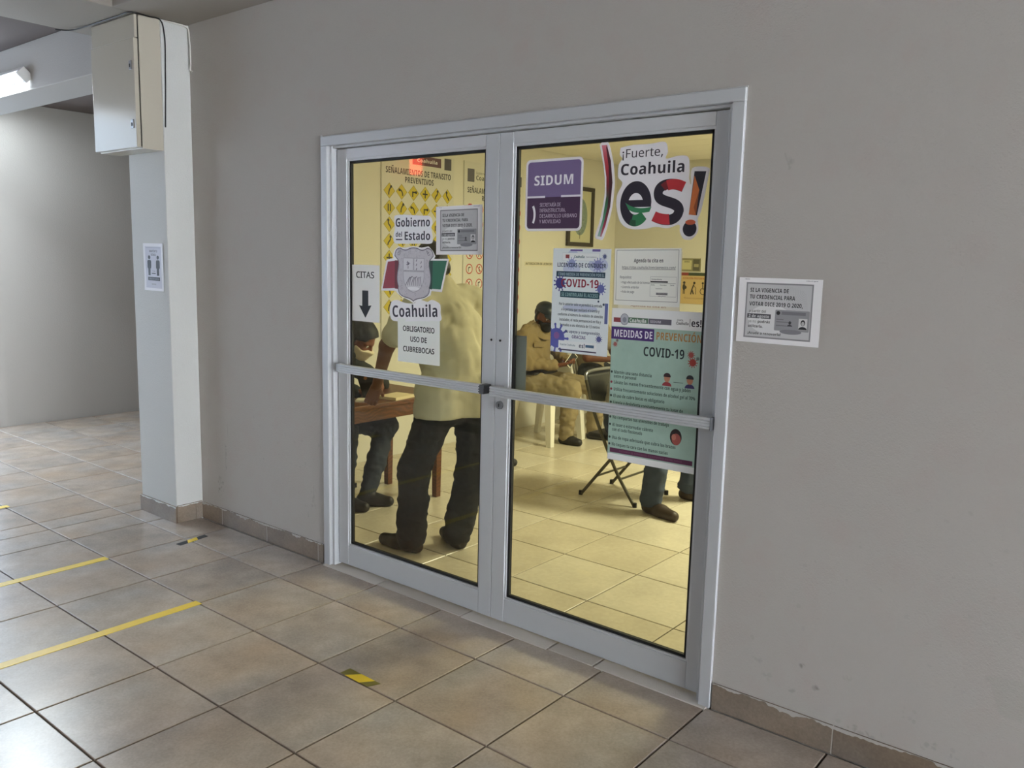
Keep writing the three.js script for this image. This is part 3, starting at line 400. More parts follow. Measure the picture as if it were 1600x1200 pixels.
{
  const cx = 1.868, cy = 1.858, w = 0.40, h = 0.37; const P = (x, y) => [x - cx, y - cy];
  const out = [P(1.686, 2.025), P(1.74, 2.032), P(1.81, 2.031), P(1.872, 2.034), P(1.886, 2.0), P(1.88, 1.975), P(1.93, 1.982), P(1.968, 1.975), P(1.976, 1.93), P(1.976, 1.9), P(1.985, 1.88), P(1.986, 1.936), P(2.05, 1.934), P(2.05, 1.90), P(2.03, 1.79), P(2.018, 1.76), P(2.022, 1.72), P(2.0, 1.69), P(1.968, 1.688), P(1.95, 1.715), P(1.945, 1.74), P(1.90, 1.728), P(1.85, 1.733), P(1.80, 1.725), P(1.74, 1.727), P(1.70, 1.75), P(1.68, 1.80), P(1.678, 1.85), P(1.70, 1.895), P(1.68, 1.92), P(1.682, 1.965), P(1.696, 1.985), P(1.684, 2.0)];
  sticker('sticker', 'big die-cut sticker reading ¡Fuerte, Coahuila es! in black, red, green and orange', out, cx, cy, ZG, canvasTex(1200, 1110, (g, W, H) => {
    white(g, W, H, '#f4f2f5'); const X = (x) => (x - cx + w / 2) / w * W, Y = (y) => H - (y - cy + h / 2) / h * H, k = W / w;
    T(g, '¡Fuerte,', X(1.692), Y(2.002), 132, { a: 'left', w: 0.178 * k, c: '#3b3640' }); T(g, 'Coahuila', X(1.688), Y(1.944), 168, { a: 'left', b: 700, w: 0.272 * k, c: '#2b2532' });
    // e: a thick ring with a bar, opened below the bar
    const c = '#221b2b', ex = 1.761, ey = 1.818, R = 0.071, r = 0.034; g.lineCap = 'butt'; g.strokeStyle = c; g.lineWidth = (R - r) * k;
    g.save(); g.translate(X(ex), Y(ey)); g.scale(0.94, 1.16); g.beginPath(); g.arc(0, 0, (R + r) / 2 * k, 0.75, Math.PI * 2, false); g.stroke();
    g.strokeStyle = '#2d7d4f'; g.beginPath(); g.arc(0, 0, (R + r) / 2 * k, 0.75, 1.85, false); g.stroke(); g.strokeStyle = '#1c5437'; g.lineWidth = (R - r) * k * 0.5; g.beginPath(); g.arc(0, 0, (R * 0.72 + r * 0.28) * k, 1.5, 1.95, false); g.stroke(); g.restore();
    g.fillStyle = c; g.fillRect(X(ex - 0.05), Y(ey + 0.014), 0.116 * k, 0.026 * k); g.fillStyle = '#35885a'; g.beginPath(); g.moveTo(X(ex - 0.045), Y(ey + 0.006)); g.quadraticCurveTo(X(ex), Y(ey - 0.026), X(ex + 0.068), Y(ey - 0.012)); g.lineTo(X(ex + 0.06), Y(ey - 0.03)); g.quadraticCurveTo(X(ex), Y(ey - 0.04), X(ex - 0.03), Y(ey - 0.02)); g.closePath(); g.fill();
    // s: two opposite bows
    const bow = (pts, col, lw) => { g.strokeStyle = col; g.lineWidth = lw * k; g.beginPath(); g.moveTo(X(pts[0]), Y(pts[1])); g.bezierCurveTo(X(pts[2]), Y(pts[3]), X(pts[4]), Y(pts[5]), X(pts[6]), Y(pts[7])); g.stroke(); };
    bow([1.957, 1.872, 1.905, 1.895, 1.845, 1.886, 1.856, 1.845], c, 0.037); bow([1.856, 1.847, 1.862, 1.815, 1.945, 1.826, 1.942, 1.786], c, 0.038); bow([1.942, 1.788, 1.935, 1.748, 1.88, 1.752, 1.84, 1.772], c, 0.037);
    bow([1.957, 1.872, 1.93, 1.885, 1.91, 1.886, 1.89, 1.880], '#c22c33', 0.037); bow([1.84, 1.772, 1.86, 1.762, 1.89, 1.758, 1.905, 1.760], '#c9303c', 0.037); bow([1.89, 1.882, 1.885, 1.88, 1.88, 1.878, 1.874, 1.872], '#7b1822', 0.030);
    // exclamation mark
    const poly = (pts, col) => { g.fillStyle = col; g.beginPath(); pts.forEach(([x, y], i) => (i ? g.lineTo(X(x), Y(y)) : g.moveTo(X(x), Y(y)))); g.closePath(); g.fill(); };
    poly([[1.996, 1.925], [2.041, 1.923], [2.014, 1.772], [1.982, 1.775]], c); poly([[1.997, 1.91], [2.018, 1.86], [2.010, 1.772], [1.982, 1.775]], '#d9773a'); poly([[2.018, 1.86], [2.0, 1.80], [2.010, 1.772]], '#a2542a');
    g.fillStyle = c; g.beginPath(); g.arc(X(1.988), Y(1.725), 0.027 * k, 0, 7); g.fill(); g.fillStyle = '#d9663f'; g.beginPath(); g.ellipse(X(1.99), Y(1.748), 0.02 * k, 0.009 * k, 0, 0, 7); g.fill();
  }), w, h);
}
// licence notice
const virus = (g, x, y, r, c) => { g.fillStyle = c; g.strokeStyle = c; g.lineWidth = r * 0.2; g.beginPath(); g.arc(x, y, r, 0, 7); g.fill(); for (let i = 0; i < 11; i++) { const a = i * 0.571; g.beginPath(); g.moveTo(x + Math.cos(a) * r, y + Math.sin(a) * r); g.lineTo(x + Math.cos(a) * r * 1.35, y + Math.sin(a) * r * 1.35); g.stroke(); g.beginPath(); g.arc(x + Math.cos(a) * r * 1.38, y + Math.sin(a) * r * 1.38, r * 0.14, 0, 7); g.fill(); } };
sheet('poster', 'narrow white licence poster with purple viruses and red COVID-19', 'poster', 1.5265, 1.4445, ZG + 0.001, 0.275, 0.415, -0.004, canvasTex(660, 996, (g, w, h) => {
  white(g, w, h, '#e6eef0'); g.globalAlpha = 0.5; g.fillStyle = '#a9b3d8'; for (const [x, y, a, b] of [[230, 60, 60, 50], [520, 150, 110, 70], [220, 190, 100, 60], [330, 560, 200, 40]]) { g.beginPath(); g.ellipse(x, y, a, b, 0, 0, 7); g.fill(); } g.globalAlpha = 1;
  g.fillStyle = '#6f5fa0'; g.fillRect(200, 8, 140, 16); g.fillRect(450, 4, 90, 22); g.fillStyle = '#eef2f2'; g.fillRect(110, 40, 420, 74); g.strokeStyle = '#8fa0b0'; g.strokeRect(110, 40, 420, 74);
  g.fillStyle = '#8c3a3a'; g.fillRect(146, 58, 44, 34); T(g, 'Coahuila', 245, 76, 34, { a: 'left', b: 700, w: 120, c: '#2a5560' }); T(g, '¡Fuerte Coahuila es!', 380, 76, 20, { a: 'left', w: 120, c: '#8a929a' });
  virus(g, 520, 150, 46, '#8d92c4'); virus(g, 220, 140, 40, '#9aa4d0'); virus(g, 590, 70, 18, '#5a648f'); T(g, 'LICENCIAS DE CONDUCIR', w / 2, 156, 54, { b: 700, w: 560, c: '#16294a' });
  g.fillStyle = '#213f52'; g.fillRect(44, 216, 560, 52); T(g, 'COMO MEDIDA DE PREVENCIÓN POR EL', w / 2, 243, 40, { b: 700, w: 530, c: '#9fb4bd' }); virus(g, 92, 330, 52, '#3c3d86'); virus(g, 560, 368, 40, '#6870b4');
  T(g, 'COVID-19', 318, 326, 106, { b: 700, w: 440, c: '#8d1e38' }); g.fillStyle = '#1f4a55'; g.fillRect(96, 404, 452, 60); T(g, 'SE CONTROLARÁ EL ACCESO', 322, 435, 46, { b: 700, w: 424, c: '#93b3b4' });
  virus(g, 600, 512, 10, '#233a55'); virus(g, 540, 486, 8, '#233a55');
  ['Por lo anterior solo se permitirá la entrada', 'a la persona que realizará el trámite y', 'conforme al número de módulos de atención', 'instalados, el resto permanecerá en fila y', 'formados a una distancia de 1.5 metros'].forEach((s, i) => T(g, s, 336, 528 + i * 50, 36, { b: 700, w: [500, 440, 520, 480, 460][i], c: '#3a4a52' }));
  virus(g, 70, 860, 96, '#5a5fae'); g.fillStyle = '#8a5f9a'; g.beginPath(); g.arc(70, 836, 34, 0, 7); g.fill(); virus(g, 560, 838, 26, '#5b6099'); g.fillStyle = '#5f6aa0'; g.fillRect(614, 500, 34, 190);
  T(g, 'Su apoyo y comprensión', 370, 788, 38, { b: 700, w: 400, c: '#3b4a6a' }); T(g, 'GRACIAS', 330, 836, 42, { b: 700, w: 160, c: '#473a72' }); g.fillStyle = '#eef2f2'; g.fillRect(96, 880, 440, 74); T(g, 'Fuerte Coahuila', 116, 918, 26, { a: 'left', w: 180, c: '#4a6a78' }); T(g, 'es!', 336, 916, 58, { a: 'left', b: 700, w: 70, c: '#232a44' }); g.fillStyle = '#4a6a88'; g.fillRect(412, 902, 96, 26); g.fillStyle = '#3d3350'; g.fillRect(96, 962, 440, 12);
}));
sheet('paper_notice', 'white appointment notice headed Agenda tu cita en on the right door', 'paper', 1.8225, 1.549, ZG + 0.001, 0.280, 0.212, 0.012, canvasTex(700, 530, (g, w, h) => {
  white(g, w, h, '#f1f2ea'); g.strokeStyle = '#555'; g.lineWidth = 3; g.strokeRect(20, 16, w - 44, h - 60); T(g, 'Agenda tu cita en', 365, 112, 46, { b: 700, w: 312, c: '#333' }); T(g, 'https://citas.coahuila.licenciasmexico.com/', 365, 176, 34, { w: 570, c: '#333' }); g.fillStyle = '#444'; g.fillRect(82, 192, 566, 3);
  T(g, 'Requisitos:', 60, 268, 34, { a: 'left', w: 132, c: '#555' }); ['• Pago efectuado de la licencia', '• Licencia anterior', '• Folio de pago'].forEach((s, i) => T(g, s, 74, 316 + i * 44, 30, { a: 'left', w: [310, 200, 150][i], c: '#444' }));
  g.strokeStyle = '#999'; g.lineWidth = 2; g.strokeRect(392, 260, 270, 180); T(g, 'Comprobante', 400, 282, 18, { a: 'left', c: '#222' }); g.fillStyle = '#3a3a3a'; g.fillRect(394, 298, 180, 14); g.fillStyle = '#777'; g.fillRect(394, 318, 260, 3); T(g, 'Folio            Nombre        Serie', 400, 334, 16, { a: 'left', w: 240, c: '#444' }); g.fillRect(450, 366, 70, 4); g.fillStyle = '#9a9a9a'; g.fillRect(456, 404, 120, 22); T(g, 'Recaudación', 516, 415, 18, { b: 700, c: '#222' }); T(g, 'Sello y firma', 516, 436, 14, { c: '#444' });
}));
sheet('paper_notice', 'lower edge of a second cream sheet under the appointment notice', 'paper', 1.834, 1.538, ZG + 0.0004, 0.262, 0.222, 0.0, canvasTex(260, 220, (g, w, h) => { white(g, w, h, '#ebe6cf'); T(g, 'Agenda tu cita en', 130, 206, 9, { w: 150, c: '#b08a70' }); }), null, 0.0003);
// prevention poster
sheet('poster', 'large green poster headed MEDIDAS DE PREVENCIÓN COVID-19 behind the push bar', 'poster', 1.8745, 1.1335, ZG + 0.001, 0.388, 0.592, 0.0065, canvasTex(1000, 1526, (g, w, h) => {
  white(g, w, h, '#a9c6b8'); for (let i = 0; i < 500; i++) { g.globalAlpha = 0.05; g.fillStyle = rnd() < 0.5 ? '#8fb4a6' : '#c6d8cc'; g.beginPath(); g.arc(rnd() * w, rnd() * h, 10 + rnd() * 50, 0, 7); g.fill(); } g.globalAlpha = 1;
  g.fillStyle = '#f0f2f1'; g.fillRect(0, 0, w, 176); g.fillRect(0, h - 64, w, 64);
  g.fillStyle = '#8d3b3f'; g.fillRect(22, 92, 90, 44); g.fillStyle = '#b9bcc4'; g.beginPath(); g.ellipse(146, 106, 46, 54, 0, 0, 7); g.fill(); g.strokeStyle = '#777c88'; g.lineWidth = 5; g.stroke(); g.fillStyle = '#8a8f9c'; g.beginPath(); g.ellipse(146, 110, 22, 26, 0, 0, 7); g.fill(); g.fillStyle = '#5b7a63'; g.fillRect(190, 84, 220, 52); T(g, 'Coahuila', 296, 112, 50, { b: 700, w: 190, c: '#eef2ee' }); g.fillStyle = '#6a6672'; g.fillRect(414, 84, 246, 52); T(g, 'SIDUM', 490, 112, 34, { b: 700, w: 120, c: '#cfcdd6' });
  T(g, '¡Fuerte,', 716, 82, 26, { a: 'left', w: 70, c: '#444' }); T(g, 'Coahuila', 710, 112, 38, { a: 'left', b: 700, w: 130, c: '#333' }); g.fillStyle = '#555'; g.fillRect(850, 66, 5, 74); T(g, 'es!', 864, 104, 92, { a: 'left', b: 700, w: 112, c: '#221c28' });
  g.fillStyle = '#4b2d74'; g.fillRect(0, 184, 480, 120); T(g, 'MEDIDAS DE', 246, 246, 100, { b: 700, w: 440, c: '#eceaf2' }); T(g, 'PREVENCIÓN', 744, 246, 100, { b: 700, w: 490, c: '#b8854a' });
  T(g, 'COVID-19', 590, 404, 124, { b: 700, w: 446, c: '#1d2a2a' });
  for (const [x, y, r, c] of [[48, 356, 20, '#a4605a'], [70, 318, 12, '#7a6a66'], [880, 400, 26, '#b0584e'], [900, 470, 34, '#b5473d'], [950, 430, 14, '#6d7a72']]) virus(g, x, y, r, c);
  const rows = [['Mantén una sana distancia', 634, 430], ['entre el personal', 676, 260], ['Lávate las manos frecuentemente con agua y jabón', 736, 850], ['Utiliza frecuentemente soluciones de alcohol gel al 70%', 806, 900], ['El uso de cubre bocas es obligatorio', 872, 580], ['Limpia y desinfecta constantemente tu lugar de', 940, 780], ['trabajo', 990, 130], ['No compartas tus utensilios de trabajo', 1090, 640], ['Al toser o estornudar cúbrete', 1166, 470], ['con el codo flexionado', 1214, 350], ['Usa de ropa adecuada que cubra los brazos', 1296, 720], ['No toques tu cara con las manos sucias', 1366, 640]];
  rows.forEach(([s, y, ww], i) => { T(g, s, 44, y, 44, { a: 'left', b: 700, w: ww, c: '#2f4038' }); if (![1, 6, 9].includes(i)) { g.fillStyle = i > 1 && i < 4 ? '#8d2d3a' : '#33423c'; g.beginPath(); g.arc(18, y, 12, 0, 7); g.fill(); } });
  const bust = (x, y, hair, top) => { g.fillStyle = top; g.beginPath(); g.ellipse(x, y + 76, 50, 40, 0, Math.PI, 0); g.fill(); g.fillStyle = '#c48a6a'; g.beginPath(); g.ellipse(x, y, 32, 40, 0, 0, 7); g.fill(); g.fillStyle = hair; g.beginPath(); g.ellipse(x, y - 16, 38, 34, 0, Math.PI * 0.95, Math.PI * 2.05); g.fill(); };
  bust(640, 640, '#3a2226', '#a03a40'); bust(880, 640, '#2c2a30', '#43386a'); g.strokeStyle = '#4a5a52'; g.lineWidth = 5; g.beginPath(); g.moveTo(710, 672); g.lineTo(810, 672); g.stroke(); g.fillStyle = '#2f211f'; g.beginPath(); g.ellipse(760, 1196, 62, 78, 0, 0, 7); g.fill(); g.fillStyle = '#a6564c'; g.beginPath(); g.ellipse(766, 1218, 48, 56, 0, 0, 7); g.fill(); g.fillStyle = '#c07a66'; g.beginPath(); g.ellipse(740, 1200, 24, 30, 0, 0, 7); g.fill();
  g.fillStyle = '#5d2b4a'; g.fillRect(26, 1404, 920, 46); T(g, 'EVITEMOS EL CONTAGIO, CUIDÉMONOS ENTRE TODOS', 486, 1428, 26, { b: 700, w: 700, c: '#7c4866' });
}));
// blank grey card on the inner side of the right door
{ const c = single('plastic_card', bx(1.196, 1.258, 1.03, 1.288, -0.0605, -0.0592, 0.0005), mat(0x8b8e8c, 0.5), 'plain grey card behind the right glass next to the middle stile', 'card'); }
// distance sign on the pillar
sheet('paper_sign', 'small distance sign with two standing figures taped to the pillar', 'paper', -1.352, 1.518, 0.1715, 0.222, 0.275, -0.01, canvasTex(440, 540, (g, w, h) => {
  white(g, w, h, '#eeeef4'); g.fillStyle = '#c6c7d4'; g.fillRect(40, 36, w - 80, h - 66); g.fillStyle = '#a2a4b4'; g.fillRect(60, 46, w - 120, 8); T(g, 'MANTÉN TU', w / 2, 90, 36, { b: 700, w: 180, c: '#3c3d4c' }); T(g, 'DISTANCIA', w / 2, 130, 34, { b: 700, w: 110, c: '#3c3d4c' });
  for (const x of [126, 320]) { g.fillStyle = '#16161e'; g.beginPath(); g.ellipse(x, 160, 26, 22, 0, 0, 7); g.fill(); g.beginPath(); g.roundRect(x - 42, 190, 84, 100, 22); g.fill(); g.fillRect(x - 26, 270, 52, 96); } g.fillStyle = '#16161e'; g.fillRect(180, 338, 90, 10); T(g, '1.5 m', 225, 316, 26, { c: '#333' }); g.fillRect(90, 384, 270, 40); T(g, 'SANA DISTANCIA', 225, 405, 26, { b: 700, w: 230, c: '#8d8e9a' }); T(g, 'Gracias', 225, 464, 26, { w: 100, c: '#444' });
}), null, 0.003);
// office: banners, picture, signs
function onLeftWall(name, label, cat, z0, z1, y0, y1, tex, depth = 0.008) { const t = thing(name, label, cat, [-1.598, y0, (z0 + z1) / 2]); t.rotation.y = Math.PI / 2; const w = Math.abs(z1 - z0), h = y1 - y0; const g = new THREE.BoxGeometry(w, h, depth); g.translate(0, h / 2, depth / 2); part('panel', g, [0, 1, 2, 3, 5].length && [M.paper, M.paper, M.paper, M.paper, mat(0xffffff, 0.5, { map: tex }), M.paper], t); return t; }
const signBanner = (kind) => canvasTex(820, 1500, (g, w, h) => {
  white(g, w, h, '#cfccc2'); const Y = (y) => (2.45 - y) * 1000, c = '#2b2530';
  if (kind === 1) { g.fillStyle = '#5b3a44'; g.fillRect(330, 20, 330, 74); g.fillStyle = '#4a4750'; g.fillRect(700, 10, 84, 94); T(g, 'Coahuila', 500, 56, 40, { b: 700, w: 240, c: '#ddd' }); } else { g.fillStyle = '#5a5860'; g.fillRect(40, 60, 90, 110); T(g, 'Gobierno de', 150, 90, 30, { a: 'left', c: '#555' }); T(g, 'Coahuila', 150, 130, 56, { a: 'left', b: 700, w: 260, c: '#444' }); g.fillStyle = '#4a4750'; g.fillRect(720, 70, 70, 90); }
  T(g, 'SEÑALAMIENTOS DE TRANSITO', w / 2, kind === 1 ? 160 : 240, 66, { b: 700, w: 740, c }); T(g, kind === 1 ? 'PREVENTIVOS' : 'RESTRICTIVOS', w / 2, kind === 1 ? 222 : 302, 62, { b: 700, w: kind === 1 ? 330 : 360, c });
  for (let r = 0; r < (kind === 1 ? 8 : 8); r++) for (let k = 0; k < 6; k++) {
    const x = 80 + k * 132, y = (kind === 1 ? 320 : 400) + r * 130; g.save(); g.translate(x, y); const e = (r * 6 + k) % 7;
    if (kind === 1) { g.save(); g.rotate(Math.PI / 4); g.fillStyle = '#c7b32c'; g.strokeStyle = '#7d701c'; g.lineWidth = 3; g.fillRect(-42, -42, 84, 84); g.strokeRect(-42, -42, 84, 84); g.restore(); g.strokeStyle = '#17170f'; g.lineWidth = 11; g.beginPath();
      if (e === 0) { g.moveTo(-6, 32); g.quadraticCurveTo(-8, -4, 16, -26); } else if (e === 1) { g.moveTo(12, 32); g.quadraticCurveTo(10, -10, -18, -14); } else if (e === 2) { g.moveTo(-10, 32); g.lineTo(-10, -6); g.lineTo(20, -6); } else if (e === 3) { g.moveTo(0, -32); g.lineTo(0, 32); g.moveTo(-28, 0); g.lineTo(28, 0); } else if (e === 4) { g.moveTo(-14, 32); g.bezierCurveTo(-14, 0, 14, 6, 14, -28); } else if (e === 5) { g.moveTo(14, 32); g.bezierCurveTo(16, 4, -16, 8, -10, -26); } else { g.moveTo(-12, 28); g.lineTo(-12, -28); g.moveTo(12, 28); g.lineTo(12, -28); } g.stroke(); g.fillStyle = '#17170f'; if (e < 6 && e !== 3) { const [ax, ay] = [[18, -32], [-24, -14], [28, -6], 0, [14, -34], [-10, -32]][e]; g.beginPath(); g.arc(ax, ay, 11, 0, 7); g.fill(); }
    } else if (r === 0 && k === 0) { g.fillStyle = '#b02a2a'; g.beginPath(); for (let i = 0; i < 8; i++) g.lineTo(46 * Math.cos(i * 0.785 + 0.39), 46 * Math.sin(i * 0.785 + 0.39)); g.fill(); T(g, 'ALTO', 0, 0, 24, { b: 700, c: '#eee' }); } else { g.fillStyle = '#d8d4cc'; g.strokeStyle = '#b03a34'; g.lineWidth = 9; g.beginPath(); g.arc(0, 0, 40, 0, 7); g.fill(); g.stroke(); g.strokeStyle = '#222'; g.lineWidth = 8; g.beginPath(); if (e % 2) { g.moveTo(-10, 24); g.lineTo(-10, -10); g.lineTo(16, -16); } else { g.moveTo(8, 24); g.quadraticCurveTo(-16, 0, 12, -22); } g.stroke(); if (e % 3) { g.strokeStyle = '#b03a34'; g.beginPath(); g.moveTo(-28, -28); g.lineTo(28, 28); g.stroke(); } }
    g.restore();
  }
});
onLeftWall('banner', 'traffic sign banner with rows of yellow diamond signs on office wall', 'banner', -2.642, -1.824, 0.95, 2.45, signBanner(1));
onLeftWall('banner', 'traffic sign banner with rows of red ringed signs on office wall', 'banner', -3.589, -2.771, 0.95, 2.45, signBanner(2));
onLeftWall('wall_lettering', 'thin strip of dark lettering on the office wall below the framed picture', 'sign', -4.09, -3.645, 1.568, 1.608, canvasTex(440, 40, (g, w, h) => { white(g, w, h, '#d8d0b8'); T(g, 'AUTORIZACIÓN DE LICENCIAS', w / 2, 20, 30, { b: 700, w: 420, c: '#39352a' }); }), 0.003);
{ const t = thing('picture_frame', 'dark framed picture of a grey-green tree on the office wall', 'picture', [-1.598, 1.775, -4.53]); t.rotation.y = Math.PI / 2;
  const w = 0.46, h = 0.6, b = 0.04, m = mat(0x3a3326, 0.45); for (const a of [[-w / 2, w / 2, 0, b], [-w / 2, w / 2, h - b, h], [-w / 2, -w / 2 + b, b, h - b], [w / 2 - b, w / 2, b, h - b]]) part('frame', bx(...a, 0, 0.03, 0.003), m, t);
  const g = new THREE.BoxGeometry(w - 2 * b, h - 2 * b, 0.008); g.translate(0, h / 2, 0.008); part('picture', g, mat(0xffffff, 0.5, { map: canvasTex(380, 520, (c, W, H) => { white(c, W, H, '#c9c6a4'); c.fillStyle = '#7f8f86'; c.beginPath(); c.ellipse(W / 2, H * 0.5, W * 0.33, H * 0.36, 0, 0, 7); c.fill(); for (let i = 0; i < 200; i++) { c.globalAlpha = 0.35; c.fillStyle = rnd() < 0.5 ? '#5f746a' : '#9aa79b'; const a = rnd() * 6.3, r = Math.sqrt(rnd()); c.beginPath(); c.arc(W / 2 + Math.cos(a) * r * W * 0.31, H * 0.5 + Math.sin(a) * r * H * 0.34, 8, 0, 7); c.fill(); } c.globalAlpha = 1; c.fillStyle = '#5a5540'; c.fillRect(W / 2 - 5, H * 0.8, 10, H * 0.13); }) }), t);
}
function onBackWall(name, label, cat, x0, x1, y0, y1, tex, d = 0.006) { const t = thing(name, label, cat, [(x0 + x1) / 2, y0, -5.2195]); const w = x1 - x0, h = y1 - y0, g = new THREE.BoxGeometry(w, h, d); g.translate(0, h / 2, d / 2); part('panel', g, [M.paper, M.paper, M.paper, M.paper, mat(0xffffff, 0.5, { map: tex }), M.paper], t); return t; }
onBackWall('poster', 'priority seating poster with pregnant, elderly and wheelchair symbols', 'poster', -0.79, -0.44, 1.215, 1.535, canvasTex(700, 640, (g, w, h) => {
  white(g, w, h, '#c9ad78'); g.fillStyle = '#8c3b33'; g.fillRect(0, 0, 210, 64); g.fillStyle = '#3f4a33'; g.fillRect(210, 0, w - 210, 64); T(g, 'ATENCIÓN PREFERENTE', w / 2, 116, 56, { b: 700, w: 540, c: '#a8653c' }); const c = '#3a3428'; g.fillStyle = c; g.strokeStyle = c; g.lineWidth = 26; g.lineCap = 'round';
  g.beginPath(); g.arc(120, 210, 28, 0, 7); g.fill(); g.beginPath(); g.ellipse(118, 300, 34, 64, 0, 0, 7); g.fill(); g.beginPath(); g.ellipse(150, 306, 30, 34, 0, 0, 7); g.fill(); g.fillRect(98, 350, 16, 90); g.fillRect(126, 350, 16, 90);
  g.beginPath(); g.arc(350, 212, 26, 0, 7); g.fill(); g.beginPath(); g.moveTo(338, 250); g.lineTo(302, 340); g.lineTo(280, 436); g.moveTo(302, 340); g.lineTo(336, 430); g.stroke(); g.lineWidth = 12; g.beginPath(); g.moveTo(340, 262); g.lineTo(386, 310); g.lineTo(390, 436); g.stroke();
  g.beginPath(); g.arc(540, 212, 24, 0, 7); g.fill(); g.lineWidth = 20; g.beginPath(); g.moveTo(540, 246); g.lineTo(546, 326); g.lineTo(620, 326); g.lineTo(640, 420); g.stroke(); g.lineWidth = 14; g.beginPath(); g.arc(556, 376, 66, -0.3, 4.2); g.stroke(); T(g, 'Personas con prioridad', w / 2, 520, 44, { w: 440, c: '#7d6a48' }); g.fillStyle = '#9a5a3a'; g.fillRect(w - 110, 500, 110, 110);
}));
onBackWall('paper_notice', 'small grey-green notice above the priority seating poster', 'paper', -0.775, -0.55, 1.545, 1.68, canvasTex(420, 260, (g, w, h) => { white(g, w, h, '#8f8a6a'); g.fillStyle = '#c9c294'; g.fillRect(20, 40, 200, 180); g.fillStyle = '#5d5a48'; g.fillRect(250, 20, 140, 220); g.fillStyle = '#a59f78'; g.fillRect(270, 110, 100, 60); T(g, 'AVISO', 120, 70, 40, { b: 700, c: '#55513d' }); }));

// ------------------------------------------------------------------ office furniture
function table(x0, x1, z0, z1, h, label) {
  const t = thing('wooden_table', label, 'table', [(x0 + x1) / 2, 0, (z0 + z1) / 2]); const w = (x1 - x0) / 2, d = (z1 - z0) / 2;
  part('table_top', bx(-w, w, h - 0.028, h, -d, d, 0.004), M.wood, t);
  for (const a of [[-w + 0.01, w - 0.01, -d + 0.01, -d + 0.03], [-w + 0.01, w - 0.01, d - 0.03, d - 0.01], [-w + 0.01, -w + 0.03, -d + 0.031, d - 0.031], [w - 0.03, w - 0.01, -d + 0.031, d - 0.031]]) part('apron', bx(a[0], a[1], h - 0.105, h - 0.0285, a[2], a[3], 0.002), M.wood, t);
  for (const [i, j] of [[-1, -1], [1, -1], [1, 1], [-1, 1]]) part('leg', bar([i * (w - 0.06), h - 0.03, j * (d - 0.06)], [i * (w - 0.06), 0, j * (d - 0.06)], 0.055, 0.055, 0.04, 0.04), M.wood, t);
  return t;
}
table(-1.02, -0.42, -1.38, -0.24, 0.715, 'brown wooden table between the woman and the standing man');
{ // papers on the table
  const p = (x, z, w, d, r, c, l, th = 0.003) => { const o = single('paper_sheet', bx(-w / 2, w / 2, 0, th, -d / 2, d / 2), mat(c, 0.8), l, 'paper'); o.position.set(x, 0.7155, z); o.rotation.y = r; };
  p(-0.515, -0.98, 0.15, 0.2, 0.15, 0xe6d6ae, 'cream paper block on the table beside the standing man', 0.018); p(-0.56, -0.74, 0.08, 0.1, 0.7, 0xe8e2cc, 'small folded white paper on the middle of the table', 0.012); p(-0.5, -0.42, 0.14, 0.1, 0.1, 0xdcc9a4, 'cream paper at the near end of the table', 0.006);
}
function plasticChair() {           // moulded chair, faces +z, origin on the floor under its middle
  const t = thing('plastic_chair', 'x', 'chair', [0, 0, 0], 0, 'white plastic chairs along the office wall'), m = M.whitePlastic;
  const s = new THREE.Shape(); s.moveTo(-0.2, -0.2); s.lineTo(0.2, -0.2); s.quadraticCurveTo(0.235, 0.1, 0.23, 0.2); s.quadraticCurveTo(0.0, 0.25, -0.23, 0.2); s.quadraticCurveTo(-0.235, 0.1, -0.2, -0.2);
  const g = new THREE.ExtrudeGeometry(s, { depth: 0.012, bevelEnabled: true, bevelSize: 0.008, bevelThickness: 0.008, bevelSegments: 2 }); g.rotateX(Math.PI / 2); g.translate(0, 0.43, 0); part('seat', metres(g), m, t);
  for (const [i, j] of [[-1, 1], [1, 1]]) part('leg', bar([i * 0.215, 0.425, j * 0.2], [i * 0.24, 0, j * 0.235], 0.07, 0.07, 0.05, 0.05), m, t);
  for (const i of [-1, 1]) part('leg', bar([i * 0.195, 0.425, -0.19], [i * 0.225, 0, -0.265], 0.06, 0.06, 0.042, 0.042), m, t);
  const back = []; for (let k = 0; k < 7; k++) { const x = -0.165 + k * 0.055, cz = -0.2 - 0.02 + Math.abs(x) * 0.12; back.push(bar([x, 0.43, cz + 0.01], [x * 1.02, 0.77, cz - 0.075], 0.034, 0.008)); }
  part('backrest', join(back, tube([[-0.2, 0.42, -0.18], [-0.215, 0.62, -0.22], [-0.19, 0.78, -0.265], [0, 0.83, -0.30], [0.19, 0.78, -0.265], [0.215, 0.62, -0.22], [0.2, 0.42, -0.18]], 0.015, 50)), m, t);
  return t;
}
const pc = plasticChair(); pc.position.set(-1.085, 0, -3.36); pc.rotation.y = Math.PI / 2; pc.userData.label = 'white plastic chair under the man in the khaki uniform';
{ const c = pc.clone(); c.name = numbered('plastic_chair'); scene.add(c); c.position.set(-1.10, 0, -4.28); c.userData = { ...pc.userData, label: 'white plastic chair farther back along the office wall' }; }
